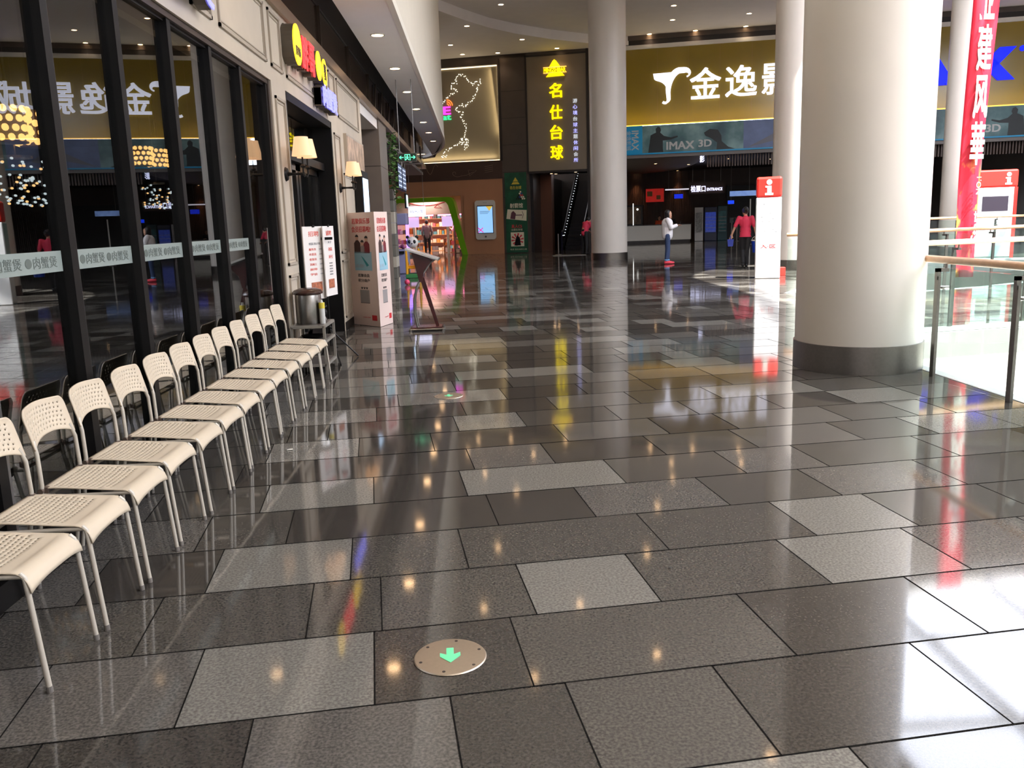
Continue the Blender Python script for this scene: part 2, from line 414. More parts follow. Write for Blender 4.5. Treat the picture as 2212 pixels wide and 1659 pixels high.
# ================================================================== ROUND COLUMNS
def column(x, y, r, label, bandh=.26):
    t = thing('round_column', label, 'column', (x, y, 0))
    MB().lathe((0, 0, 0), [(r, bandh), (r, CZ)], 72).build('shaft', mat('column_white', lin(206, 199, 190), 0.32, noise=0.015, nscale=2), t, smooth=True)
    MB().lathe((0, 0, 0), [(r+.012, 0), (r+.012, bandh), (r-.01, bandh+.004)], 72).build('base_band', M_dsteel, t, smooth=True)
    return t
column(3.687, 8.166, .584, 'massive white round column with a steel foot, nearest, beside the glass railing')
column(4.87, 31.7, .66, 'white round column with a steel foot standing between the black entrance and the ticket hall')
column(8.57, 22.95, .65, 'sunlit white round column behind the narrow red and white information kiosk')
column(15.27, 26.98, .55, 'sunlit white round column just left of the hanging red banner')

# ================================================================== GLASS RAILINGS
M_wood = mat('handrail_beech', lin(205, 160, 118), 0.3, noise=0.1, nscale=12, coat=.3)
def railing(pts, label, hz=1.07, posts=None, start_post=0.6):
    t = thing('glass_railing', label, 'railing', (pts[0][0], pts[0][1], 0)); off = (pts[0][0], pts[0][1], 0)
    path = [V(*p) for p in pts]
    hr = MB(off); hr.tube([(p.x, p.y, hz-.03) for p in path], .034, 12); hr.build('handrail', M_wood, t, smooth=True)
    lens = [(path[i+1]-path[i]).length for i in range(len(path)-1)]; tot = sum(lens)
    def at(s):
        for i, L in enumerate(lens):
            if s <= L or i == len(lens)-1: return path[i]+(path[i+1]-path[i])*(s/L), (path[i+1]-path[i]).normalized()
            s -= L
    if posts is None:
        posts = []; s = start_post
        while s < tot-.2: posts.append(s); s += 1.14
    for s in posts:
        p, d = at(s); nn = V(-d.y, d.x)
        if not hole((p+nn*.3)[:]): nn = -nn
        pc = p-nn*.07
        m = MB(off)
        m.prism([(*(pc-d*.03-nn*.012), 0), (*(pc+d*.03-nn*.012), 0), (*(pc+d*.03+nn*.012), 0), (*(pc-d*.03+nn*.012), 0)], (0, 0, hz-.17))
        pst = m.build('post', M_dsteel, t)
        m = MB(off); q0, q1 = pc-nn*.02, p
        m.prism([(*(q0-d*.02), hz-.2), (*(q0+d*.02), hz-.2), (*(q0+d*.02), hz-.1), (*(q0-d*.02), hz-.1)], (*(nn*.035), 0))
        m.prism([(*(q0-d*.02), hz-.13), (*(q0+d*.02), hz-.13), (*(q0+d*.02), hz-.1), (*(q0-d*.02), hz-.1)], (*(nn*.11), 0))
        m.cone((*q1, hz-.13), (*q1, hz-.05), .012, n=8)
        m.build('bracket', M_dsteel, pst)
        m = MB(off); m.cone((*(pc-d*.05+nn*.03), hz-.27), (*(pc+d*.05+nn*.03), hz-.27), .011, n=8); m.cone((*(pc+nn*.01), hz-.27), (*(pc+nn*.1), hz-.27), .016, n=10)
        m.build('glass_clamp', M_steel, pst)
    for i in range(len(path)-1):
        a, b = path[i], path[i+1]; d = (b-a).normalized(); nn = V(-d.y, d.x)
        if not hole(((a+b)/2+nn*.3)[:]): nn = -nn
        L = (b-a).length; k = max(1, round(L/1.14))
        for j in range(k):
            p, q = a+d*(L*j/k+.012), a+d*(L*(j+1)/k-.012); o_ = nn*.012
            m = MB(off); m.prism([(*(p+o_), .006), (*(q+o_), .006), (*(q+o_), hz-.1), (*(p+o_), hz-.1)], (*(nn*.012), 0)); m.build('glass_panel', G_rail, t)
    return t
railing([(4.14, 8.0), (4.14, -4.5)], 'glass railing with a light wooden handrail starting at the big white column', 1.07, posts=[.545, 1.68, 2.82, 3.96, 5.1, 6.2])
railing([(4.3, 10.2), (5.55, 10.45), (7.0, 10.78), (10, 11.35), (15, 12.2)], 'glass railing on the far edge of the near opening, lower of the two bright handrails', 1.10)
railing([(5.75, 15.85), (6.4, 15.47), (7.2, 15.28), (8.2, 15.34), (9.5, 15.76), (10.7, 16.37), (12.25, 17.4), (14.3, 19.25)], 'curved glass railing around the far opening, upper of the two bright handrails', 1.12)
railing([(10.9, 24.35), (16.6, 24.35)], 'farthest glass railing in front of the information kiosk with the dark screen', 1.22)
railing([(4.14, 8.85), (4.14, 10.15)], 'short glass railing between the big column and the opening corner', 1.07)
# ================================================================== SHOP FRONT ON THE LEFT
XW = -1.97
M_fas = mat('fascia_greige', lin(190, 178, 160), 0.42, noise=0.05, nscale=3)
M_fas2 = mat('fascia_moulding', lin(168, 156, 140), 0.4, noise=0.05, nscale=3)
wl = sroot('wall_left', 'greige panelled shop front wall')
m = MB(); m.box(-2.35, XW, -9, 15.86, 2.945, 3.72)
m.box(-2.35, XW, 8.95, 9.6, 0, 2.945); m.box(-2.35, XW, 12.55, 15.86, 0, 2.945)
m.box(-4.5, XW-.02, 15.7, 15.86, 0, 3.72)
m.build('panelling', M_fas, wl)
def mould(y0, y1, z0, z1):
    m = MB(); w_ = .028; t_ = .018
    for (a, b, c, d) in ((y0, y1, z0, z0+w_), (y0, y1, z1-w_, z1), (y0, y0+w_, z0, z1), (y1-w_, y1, z0, z1)): m.box(XW, XW+t_, a, b, c, d)
    for (a, b, c, d) in ((y0+.05, y1-.05, z0+.05, z0+.06), (y0+.05, y1-.05, z1-.06, z1-.05), (y0+.05, y0+.06, z0+.05, z1-.05), (y1-.06, y1-.05, z0+.05, z1-.05)): m.box(XW, XW+.008, a, b, c, d)
    m.build('panel_moulding', M_fas2, wl)
y = 15.45
for big, nar in ((2.25, .5), (2.6, .5), (1.55, .5), (1.6, .5), (1.6, .5), (1.6, .5), (1.6, .5), (1.6, .5)):
    mould(y-big, y, 3.09, 3.64); y -= big+.2; mould(y-nar, y, 3.09, 3.64); y -= nar+.2
mould(9.06, 9.5, .18, 1.02); mould(9.06, 9.5, 1.12, 2.82); mould(12.68, 13.2, .18, 1.02); mould(12.68, 13.2, 1.12, 2.82)
mould(13.4, 15.6, .18, 1.02); mould(13.4, 15.6, 1.12, 2.3)
M_bronze = mat('bronze_trim', lin(146, 124, 102), 0.3, 0.6, noise=0.05, nscale=10)
struct(MB().box(-2.3, -1.93, -9, 35.9, 3.70, 3.83).build('trim_5', M_bronze), 'bronze band above the shop fronts')
M_band = mat('dark_clerestory_glass', lin(74, 62, 54), 0.12, noise=0.2, nscale=1.5, spec=.7)
m = MB(); m.box(-2.2, -2.02, -9, 35.5, 3.83, 4.42)
o = m.build('wall_band', M_band); struct(o, 'dark reflecting band under the soffit')
struct(MB().box(-2.2, -2.0, -9, 35.5, 4.42, 4.96).build('trim_6', mat('grey_slot_paint', lin(120, 120, 120), .5)), 'grey strip above the dark band')
m = MB()
for yy in [1.5+2.7*i for i in range(13)]: m.box(-2.02, -1.985, yy-.02, yy+.02, 3.83, 4.42)
for yy in (8.2, 8.9, 9.6, 18.4, 19.6, 21.2, 22.4):
    m.prism([(-2.0, yy, 3.86), (-2.0, yy+.12, 3.86), (-2.0, yy+.55, 4.4), (-2.0, yy+.4, 4.4)], (.02, 0, 0))
struct(m.build('trim_7', mat('dark_band_rib', lin(92, 80, 70), .3, .4)), 'slanted ribs in the dark band')
struct(MB().box(-2.3, -1.985, -9, 8.95, 0, .11).box(-2.3, -1.99, 9.6-.02, 9.62, 0, .02).build('baseboard_left', M_black), 'black kerb under the shop windows')
struct(MB().box(XW, XW+.012, 8.95, 9.55, 0, .12).box(XW, XW+.012, 12.6, 15.86, 0, .12).build('baseboard_left', M_black), 'black skirting of the panelled piers')
# windows
FY = [-1.72, -.84, .04, .92, 1.80, 2.66, 3.54, 4.42, 5.29, 6.18, 7.09, 7.95, 8.9]
M_sticker = mat('frosted_sticker', lin(150, 160, 154), .5, alpha=.8)
M_stxt = mat('sticker_print', lin(92, 100, 94), .6)
for i in range(len(FY)-1):
    a, b = FY[i], FY[i+1]
    r = sroot('window_%d' % (i+2), 'tall dark pane between black fins, bay %d along the shop front' % (i+1), (-2.1, a, 0)); off = (-2.1, a, 0)
    MB(off).box(-2.054, -2.046, a, b-.06, .11, 2.945).build('pane', G_shop, r)
    MB(off).box(-2.08, -2.0, b-.07, b, .11, 2.945).build('mullion', M_black, r)
    MB(off).box(-2.06, -2.038, a, a+.085, .11, 2.945).build('bead', M_alu, r)
    MB(off).box(-2.08, -2.02, a, b-.06, 2.88, 2.945).box(-2.08, -2.03, a, b-.06, .11, .17).build('rail', M_black, r)
    if i < 11:
        MB(off).box(-2.0455, -2.044, a+.09, b-.08, 1.33, 1.43).build('sticker_strip', M_sticker, r)
        text_mesh('sticker_print', '●肉蟹煲 ●肉蟹煲', (b-a-.25, .055), (-2.043, (a+b)/2-.01, 1.38), (0, 1, 0), (0, 0, 1), M_stxt, .0008, .01, r, off)
struct(MB().box(-2.2, -1.985, 8.88, 8.96, 0, 2.96).box(-2.2, -1.99, -3, 8.96, 2.90, 2.965).build('trim_8', mat('bronze_frame', lin(72, 60, 52), .4, .4)), 'bronze frame around the shop window')
# dim dining room behind the panes
M_in = mat('dining_room_wall', lin(30, 22, 18), .7, noise=.3, nscale=2)
struct(MB().box(-7.2, -7.0, -9, 15.7, 0, 3.3).box(-7, -2.3, 15.55, 15.7, 0, 3.3).build('wall_shop', M_in), 'dark wall at the back of the dining room')
struct(MB().box(-7.2, -2.2, -9, 15.7, 3.0, 3.1).build('ceiling', mat('dining_ceiling', lin(28, 24, 22), .8)), 'dark ceiling of the dining room')
M_shade = glow('amber_shade_glow', (1.0, .52, .16), 5.0)
def pendant(x, y, z, r, h, label):
    t = thing('pendant_lamp', label, 'lamp', (x, y, z))
    m = MB()
    for k in range(4):
        for j in range(12):
            a = 2*math.pi*(j+.5*(k % 2))/12; zz_ = -h/2+h*(k+.5)/4; c = V(math.cos(a)*r, math.sin(a)*r, zz_)
            m.ball(c, (r*.2, r*.2, h*.1), 8, 5)
    m.build('glowing_bead_shade', M_shade, t, smooth=True)
    MB().lathe((0, 0, 0), [(r*.9, -h/2), (r*.9, h/2)], 20).build('inner_drum', mat('drum_brown', lin(60, 34, 16), .6), t)
    MB().cone((0, 0, h/2), (0, 0, 3.0-z), .006, n=6).build('cord', M_black, t)
pendant(-3.4, 6.68, 2.32, .13, .27, 'round beaded amber pendant lamp glowing behind the leftmost shop pane')
pendant(-3.4, 9.22, 2.28, .10, .2, 'beaded amber pendant lamp inside, left one of the pair behind the fourth pane')
pendant(-3.4, 9.66, 2.29, .10, .2, 'beaded amber pendant lamp inside, right one of the pair behind the fourth pane')
def crystal(x, y, z, label, n, rr, seed):
    rnd = random.Random(seed); t = thing('crystal_chandelier', label, 'chandelier', (x, y, z))
    m, m2 = MB(), MB()
    for i in range(n):
        a = rnd.random()*6.28; q = rr*math.sqrt(rnd.random()); zz_ = -rnd.random()*rr*1.5
        c = V(q*math.cos(a), q*math.sin(a), zz_)
        (m if i % 3 else m2).ball(c, (.012, .018, .01), 6, 4)
    m.build('crystal_drops', glow('crystal_white', (.8, .9, 1.0), 2.2), t); m2.build('candle_bulbs', glow('crystal_amber', (1, .55, .22), 4.0), t)
    MB().lathe((0, 0, 0), [(rr*.5, .01), (rr*.5, .03)], 16).cone((0, 0, .02), (0, 0, 3.0-z), .008, n=6).build('ceiling_rod', M_dsteel, t)
pendant(-3.4, 7.05, 2.32, .13, .27, 'second round beaded amber lamp right beside the leftmost one')
crystal(-3.6, 7.1, 2.1, 'crystal chandelier with amber bulbs behind the leftmost shop pane', 90, .24, 3)
crystal(-3.6, 10.1, 2.03, 'smaller crystal chandelier behind the fourth pane', 60, .18, 5)
# doors between the piers
M_doorf = mat('door_black', lin(14, 12, 11), .3)
for di, (a, b) in enumerate(((9.66, 11.05), (11.1, 12.5))):
    r = sroot('door_%d' % (di+1), ('left' if di == 0 else 'right')+' leaf of the tall black shop doorway', (-2.2, a, 0)); off = (-2.2, a, 0)
    MB(off).box(-2.26, -2.19, a, a+.12, 0, 2.3).box(-2.26, -2.19, b-.12, b, 0, 2.3).box(-2.26, -2.19, a, b, 2.2, 2.3).box(-2.26, -2.19, a, b, 0, .2).build('frame', M_doorf, r)
    MB(off).box(-2.23, -2.22, a+.12, b-.12, .2, 2.2).build('pane', G_shop, r)
    MB(off).box(-2.24, -2.23, a, b, 2.36, 2.84).build('transom_pane', G_shop, r)
    MB(off).cone((-2.15, b-.2 if di == 0 else a+.2, .8), (-2.15, b-.2 if di == 0 else a+.2, 1.5), .015, n=8).build('handle', M_steel, r)
struct(MB().box(-2.3, -1.975, 9.58, 9.66, 0, 2.94).box(-2.3, -1.975, 12.5, 12.56, 0, 2.94).box(-2.3, -1.975, 9.58, 12.56, 2.86, 2.945).box(-2.3, -2.1, 9.6, 12.5, 2.28, 2.38).build('trim_9', M_black), 'black casing of the doorway')
# window sign lettering
M_yel = glow('yellow_led', (1.0, .62, .02), 2.2); M_red = glow('red_led', (1.0, .045, .05), 1.6); M_vio = glow('violet_led', (.25, .25, 1.0), 1.9)
M_can = mat('sign_can_brown', lin(92, 82, 68), .5)
t = thing('shop_sign', 'raised shop sign of yellow discs, red characters and violet letters above the black doorway', 'sign', (XW, 10.5, 3.4)); off = (XW, 10.5, 3.4)
def disc(yc, zc, r, name='disc'):
    m = MB(off); pts = [(XW+.0, yc+r*math.cos(a*.2618), zc+r*math.sin(a*.2618)) for a in range(24)]; m.prism(pts, (.13, 0, 0)); m.build(name+'_can', M_can, t)
    m = MB(off); m.prism([(XW+.13, p[1], p[2]) for p in pts], (.012, 0, 0)); return m.build(name, M_yel, t)
disc(9.75, 3.43, .21); disc(11.02, 3.43, .17); disc(11.42, 3.42, .16)
for s_, yc in (('胖', 10.18), ('哥', 10.58)):
    text_mesh('red_character', s_, (.34, .34), (XW+.13, yc, 3.42), (0, 1, 0), (0, 0, 1), M_red, .012, .03, t, off)
    text_mesh('character_can', s_, (.34, .34), (XW+.01, yc, 3.42), (0, 1, 0), (0, 0, 1), M_can, .10, .03, t, off)
text_mesh('disc_print', '蟹', (.16, .2), (XW+.142, 11.42, 3.42), (0, 1, 0), (0, 0, 1), M_doorf, .004, .02, t, off)
text_mesh('disc_print', '胖哥俩', (.24, .1), (XW+.142, 9.75, 3.36), (0, 1, 0), (0, 0, 1), M_can, .004, .02, t, off)
text_mesh('violet_letters', '肉蟹煲', (1.05, .26), (XW+.13, 11.75, 3.13), (0, 1, 0), (0, 0, 1), M_vio, .012, .03, t, off)
text_mesh('letter_can', '肉蟹煲', (1.05, .26), (XW+.01, 11.75, 3.13), (0, 1, 0), (0, 0, 1), M_can, .10, .03, t, off)
t2 = thing('shop_sign', 'violet glowing characters at the top left on the panelled fascia', 'sign', (XW, 6.3, 3.2)); off = (XW, 6.3, 3.2)
text_mesh('violet_letters', '肉蟹煲', (1.1, .3), (XW+.12, 6.15, 3.23), (0, 1, 0), (0, 0, 1), M_vio, .012, .03, t2, off)
text_mesh('letter_can', '肉蟹煲', (1.1, .3), (XW+.01, 6.15, 3.23), (0, 1, 0), (0, 0, 1), M_can, .10, .03, t2, off)
# wall lamps
M_lsh = glow('lamp_shade_cream', (1.0, .60, .32), .95)
def sconce(y, label):
    t = thing('wall_sconce', label, 'lamp', (XW, y, 2.06))
    MB().cone((0, 0, 0), (.025, 0, 0), .075, .06, n=20).build('wall_plate', M_black, t, smooth=True)
    m = MB(); m.tube([(.02, 0, 0), (.1, 0, 0), (.2, 0, 0.0)], [.022, .012, .018], 10)
    for dy in (-.13, .13): m.tube([(.2, 0, 0), (.21, dy*.5, -.03), (.21, dy, .0), (.21, dy, .16)], .009, 8); m.lathe((.21, dy, .05), [(.012, 0), (.03, .02), (.012, .04)], 12)
    m.build('arm', M_black, t, smooth=True)
    for dy in (-.13, .13):
        MB().lathe((.21, dy, .17), [(.105, 0), (.07, .19), (.067, .19), (.10, .004)], 28, False).build('shade', M_lsh, t, smooth=True)
sconce(9.3, 'black double arm wall lamp with two cream shades, left of the doorway')
sconce(12.95, 'black double arm wall lamp with cream shades, right of the doorway near the light screen')
# mural and light screen
t = thing('wall_picture', 'square picture of pink and brown crumpled shapes above the light screen', 'picture', (XW, 14.5, 2.6)); off = (XW, 14.5, 2.6)
MB(off).box(XW, XW+.05, 13.6, 15.6, 2.33, 2.9).build('frame', M_fas2, t)
mm = mat('mural_print', lin(176, 150, 128), .5, noise=.55, nscale=5)
MB(off).box(XW+.05, XW+.055, 13.63, 15.57, 2.36, 2.87).build('print', mm, t)
t = thing('advertising_screen', 'upright lit advertising screen with a blue white picture behind the cardboard standee', 'screen', (XW, 14.9, 0)); off = (XW, 14.9, 0)
MB(off).box(XW+.01, XW+.14, 14.45, 15.25, .3, 2.4).build('casing', M_black, t, bevel=.01)
MB(off).box(XW+.14, XW+.146, 14.52, 15.18, .75, 2.28).build('display', glow('screen_blue_white', (.55, .75, 1.0), 2.2), t)
MB(off).box(XW+.146, XW+.149, 14.52, 15.18, 1.15, 1.6).build('display_picture', glow('screen_pink', (.75, .2, .9), 1.4), t)
# pier and far shop units
M_pier = mat('taupe_cladding', lin(112, 100, 90), .38, noise=.05, nscale=4)
m = MB(); m.box(-3.6, XW, 18.8, 20.35, 0, 3.7)
o = struct(m.build('wall_pier', M_pier), 'taupe clad pier beyond the panelled shop front')
struct(MB().box(-3.6, XW+.002, 18.795, 20.355, 2.74, 2.752).box(-3.6, XW+.002, 18.795, 20.355, 1.75, 1.762).build('trim_10', M_dark), 'dark joints of the pier cladding')
struct(MB().box(-4.5, XW-.03, 15.86, 18.8, 3.5, 3.7).build('ceiling', M_ceil), 'pale recess ceiling before the pier')
struct(MB().box(-4.6, -4.5, 15.8, 18.8, 0, 3.6).build('wall_recess', M_pier), 'taupe back of the recess')
struct(MB().box(-7.0, XW-.08, 20.4, 35.6, 3.45, 3.55).build('ceiling', mat('arcade_ceiling', lin(120, 116, 112), .6)), 'ceiling of the open arcade unit')
struct(MB().box(-7.1, -7.0, 15, 45, 0, 3.3).build('wall_arcade', mat('arcade_wall', lin(90, 70, 60), .6, noise=.3, nscale=2)), 'back wall of the arcade unit')
# mosaic post
t = thing('mosaic_post', 'post faced with grey and cream stone blocks beside the pier', 'post', (-2.1, 20.8, 0))
M_ms = [mat('stone_grey', lin(110, 108, 100), .5), mat('stone_cream', lin(176, 170, 156), .5), mat('stone_taupe', lin(82, 76, 70), .5)]
m = MB(); rnd = random.Random(4)
for k in range(9):
    for j in range(2):
        m.cm = rnd.randrange(3); m.box(-.25, .2, -.38+.38*j, -.02+.38*j, .26*k, .26*k+.25)
m.build('blocks', M_ms, t)
# climbing plant
t = thing('hanging_ivy', 'green ivy hanging down the edge of the pier', 'plant', (-1.93, 20.9, 3.6))
m = MB(); m2 = MB(); rnd = random.Random(8)
for s_ in range(7):
    yy = -.35+.12*s_; L = rnd.uniform(1.2, 1.75); pts = [(rnd.uniform(-.05, .07), yy+rnd.uniform(-.05, .05), -L*i/6) for i in range(7)]
    m2.tube(pts, .006, 5)
    for i in range(34):
        q = rnd.random(); zc = -L*q; c = V(rnd.uniform(-.08, .13), yy+rnd.uniform(-.1, .1), zc); a = rnd.random()*6.28; b = rnd.uniform(-.6, .6)
        u = V(math.cos(a)*.05, math.sin(a)*.05, b*.05); w_ = u.cross(V(rnd.uniform(-1, 1), rnd.uniform(-1, 1), 1)).normalized()*.032
        n_ = u.cross(w_).normalized()*.006
        m.poly([c-u, c+w_+n_, c+u*1.2, c-w_+n_])
m2.build('stems', mat('ivy_stem', lin(70, 60, 40), .7), t); m.build('leaves', mat('ivy_leaf', lin(64, 108, 46), .5, noise=.4, nscale=20), t)
# menu screens
M_scr = glow('menu_screen', (.10, .13, .22), .8)
for i, (yy, ww, z0, z1) in enumerate(((22.7, 1.1, 2.4, 3.05), (24.0, 1.1, 2.4, 3.03))):
    t = thing('menu_screen', ['nearer', 'farther'][i]+' hanging menu screen with white lines of text beyond the exit sign', 'screen', (-1.95, yy, z1+.1), 0, 'menu screens over the arcade')
    off = (-1.95, yy, z1+.1)
    cs_ = MB(off).box(-1.98, -1.9, yy-ww/2, yy+ww/2, z0, z1).build('casing', M_black, t)
    dsp = MB(off).box(-1.9, -1.895, yy-ww/2+.03, yy+ww/2-.03, z0+.03, z1-.03).build('display', M_scr, cs_)
    m = MB(off)
    for k in range(5):
        for j in range(3): m.box(-1.895, -1.892, yy-ww/2+.08+.33*j, yy-ww/2+.3+.33*j, z0+.08+.11*k, z0+.11+.11*k)
    m.build('text_lines', glow('menu_text', (.7, .8, 1.0), 1.2), t)
    MB(off).cone((-1.95, yy, z1), (-1.95, yy, z1+.15), .02, n=8).build('bracket', M_dsteel, t)
t = thing('menu_screen', 'small white blue lit screen under the hanging menu screens', 'screen', (-1.9, 24.6, 2.1)); off = (-1.9, 24.6, 2.1)
MB(off).box(-1.95, -1.9, 24.3, 24.9, 1.95, 2.35).build('casing', M_black, t); MB(off).box(-1.9, -1.895, 24.34, 24.86, 1.99, 2.31).build('display', glow('white_screen', (.6, .8, 1.0), 2.0), t)
MB(off).box(-2.15, -1.9, 24.58, 24.62, 3.17, 3.2).cone((-1.93, 24.6, 2.35), (-1.93, 24.6, 3.2), .015, n=6).build('hanger', M_dsteel, t)
t = thing('price_board', 'white glowing board with dark print low over the arcade', 'sign', (-1.7, 25.5, 1.9)); off = (-1.7, 25.5, 1.9)
MB(off).box(-2.2, -1.45, 25.47, 25.54, 3.2, 3.24).build('hanger_beam', M_dsteel, t)
MB(off).box(-1.95, -1.45, 25.48, 25.53, 1.72, 2.02).build('board', glow('white_board', (.75, .75, 1), 1.8), t)
text_mesh('print', '15元/次', (.36, .1), (-1.7, 25.475, 1.87), (1, 0, 0), (0, 0, 1), M_doorf, .004, .01, t, off)
MB(off).cone((-1.9, 25.5, 2.02), (-1.9, 25.5, 3.2), .006, n=6).cone((-1.5, 25.5, 2.02), (-1.5, 25.5, 3.7), .006, n=6).build('wires', M_dsteel, t)
# arcade machines
M_blue = mat('machine_blue', lin(40, 150, 190), .35); M_pur = glow('purple_tube', (.30, .16, 1.0), 3.5); M_oran = mat('ride_orange', lin(240, 170, 30), .35)
def claw(x, y, label, c):
    t = thing('claw_machine', label, 'arcade machine', (x, y, 0))
    MB().box(-.36, .36, -.36, .36, 0, .75).build('cabinet', c, t, bevel=.03)
    MB().box(-.34, .34, -.34, .34, .75, 1.5).build('glass_box', G_rail, t)
    MB().box(-.38, .38, -.38, .38, 1.5, 1.85).build('header', c, t, bevel=.03)
    for sx, sy in ((-1, -1), (1, -1), (1, 1)): MB().box(sx*.35-.02, sx*.35+.02, sy*.35-.02, sy*.35+.02, .75, 1.5).build('light_tube', M_pur, t)
    m = MB(); rnd = random.Random(int(y*10))
    for k in range(14): m.ball((rnd.uniform(-.25, .25), rnd.uniform(-.25, .25), .83), rnd.uniform(.05, .08), 8, 6)
    m.build('toys', mat('toys_pink', lin(220, 120, 140), .8, noise=.5, nscale=4), t)
    MB().box(-.1, .25, -.44, -.36, .62, .7).ball((.05, -.42, .74), .03, 8, 6).build('control_panel', M_black, t)
claw(-2.62, 22.9, 'blue claw machine with violet light tubes, nearest in the arcade', M_blue)
claw(-3.0, 24.4, 'blue claw machine behind the first one, deeper inside', M_blue)
claw(-2.5, 27.3, 'grey lilac claw machine farthest in the arcade', mat('machine_lilac', lin(150, 150, 186), .4))
# panda kiddie ride
t = thing('kiddie_ride', 'yellow panda headed kiddie ride standing on the floor by the arcade', 'ride', (-1.83, 24.9, 0))
MB().box(-.22, .22, -.35, .35, 0, .12).build('base', mat('ride_green', lin(60, 130, 70), .5), t, bevel=.02)
m = MB()
for sx in (-.18, .18): m.prism([(sx-.03, -.34, .1), (sx-.03, .3, .1), (sx-.03, .34, .35), (sx-.03, -.1, .5), (sx-.03, -.34, .85)], (.06, 0, 0))
m.box(-.18, .18, -.1, .3, .25, .35); m.build('body', M_oran, t, bevel=.02)
MB().ball((0, -.15, 1.0), (.17, .15, .165), 18, 12).build('head', mat('panda_white', lin(230, 228, 222), .4), t, smooth=True)
m = MB()
for sx in (-1, 1): m.ball((sx*.13, -.1, 1.15), .05, 10, 8); m.ball((sx*.07, -.275, 1.02), (.045, .03, .055), 10, 8)
m.ball((0, -.32, .97), .02, 8, 6); m.build('ears_and_eyes', M_doorf, t, smooth=True)
# small red pink toy on the floor
t = thing('toy_ball', 'small pink ball lying at the arcade entrance', 'toy', (-1.8, 21.9, .07)); MB().ball((0, 0, 0), .07, 14, 10).build('ball', mat('pink_rubber', lin(232, 80, 120), .4), t, smooth=True)
# exit sign on two rods
t = thing('exit_sign', 'green glowing running man exit sign hanging on two thin rods from the soffit', 'sign', (-1.25, 16.9, 2.75)); off = (-1.25, 16.9, 2.75)
MB(off).box(-1.43, -1.08, 16.88, 16.92, 2.68, 2.84).build('box', M_dsteel, t)
MB(off).box(-1.42, -1.09, 16.875, 16.88, 2.69, 2.83).build('face', mat('exit_dark_green', lin(10, 40, 28), .4), t)
M_grn = glow('exit_green', (.12, .85, .45), 1.8)
m = MB(off); Y0 = 16.87
def strip(a, b, w_): 
    a, b = V(a[0], Y0, a[1]), V(b[0], Y0, b[1]); d = (b-a).normalized(); n_ = V(-d.z, 0, d.x)*w_
    m.prism([a-n_, b-n_, b+n_, a+n_], (0, .005, 0))
cx, cz = -1.255, 2.76
strip((cx-.045, cz-.055), (cx-.045, cz+.055), .006); strip((cx-.045, cz+.052), (cx+.05, cz+.052), .005); strip((cx+.05, cz-.055), (cx+.05, cz+.055), .006)
strip((cx, cz+.02), (cx-.005, cz-.015), .012); strip((cx, cz-.015), (cx+.03, cz-.05), .007); strip((cx-.005, cz-.015), (cx-.035, cz-.05), .007)
strip((cx, cz+.015), (cx-.035, cz), .005); strip((cx, cz+.015), (cx+.03, cz-.005), .005)
m.prism([(cx+.012*math.cos(i*.785), Y0, cz+.036+.012*math.sin(i*.785)) for i in range(8)], (0, .005, 0))
for sg in (-1, 1): strip((cx+sg*.07, cz), (cx+sg*.14, cz), .007); strip((cx+sg*.15, cz), (cx+sg*.115, cz+.03), .006); strip((cx+sg*.15, cz), (cx+sg*.115, cz-.03), .006)
m.build('pictogram', M_grn, t)
for x_ in (-1.40, -1.12): MB(off).cone((x_, 16.9, 2.84), (x_, 16.9, SZ), .008, n=8).build('rod', M_alu, t)
# downlights of the soffit
def downlight(x, y, z, r, label, group, power=0, name='downlight'):
    t = thing(name, label, 'ceiling light', (x, y, z), 0, group)
    MB().lathe((0, 0, 0), [(r*1.18, -.012), (r*1.18, 0), (r, 0), (r*.98, -.012)], 28, False).build('trim_ring', M_white, t, smooth=True)
    MB().lathe((0, 0, 0), [(r*.98, -.006), (r*.98, -.001)], 24).build('lens', L_warm, t)
    if power:
        ld = bpy.data.lights.new('downlight_beam', 'SPOT'); lo = bpy.data.objects.new('downlight_beam', ld); COL.objects.link(lo)
        ld.energy = power; ld.color = (1.0, .78, .55); ld.spot_size = math.radians(115); ld.spot_blend = .8; ld.shadow_soft_size = r*.8
        lo.parent = t; lo.location = (0, 0, -.03)
    return t
words = ['first', 'second', 'third', 'fourth', 'fifth', 'sixth', 'seventh', 'eighth', 'ninth', 'tenth', 'eleventh', 'twelfth', 'thirteenth']
for i in range(12):
    y = -.55+2.7*(i+.0)+.25
    y = 13.0+2.7*(i-5)
    if y > 33: continue
    downlight(-1.30, y, SZ, .088, ('%s soffit downlight counted outwards from the exit sign end nearest the viewer' % words[i]), 'round downlights in the soffit', 13 if y < 9 else (34 if y < 30 else 20))
downlight(-1.95, 34.4, SZ, .088, 'last soffit downlight, set apart by the lit map wall', 'round downlights in the soffit', 20)
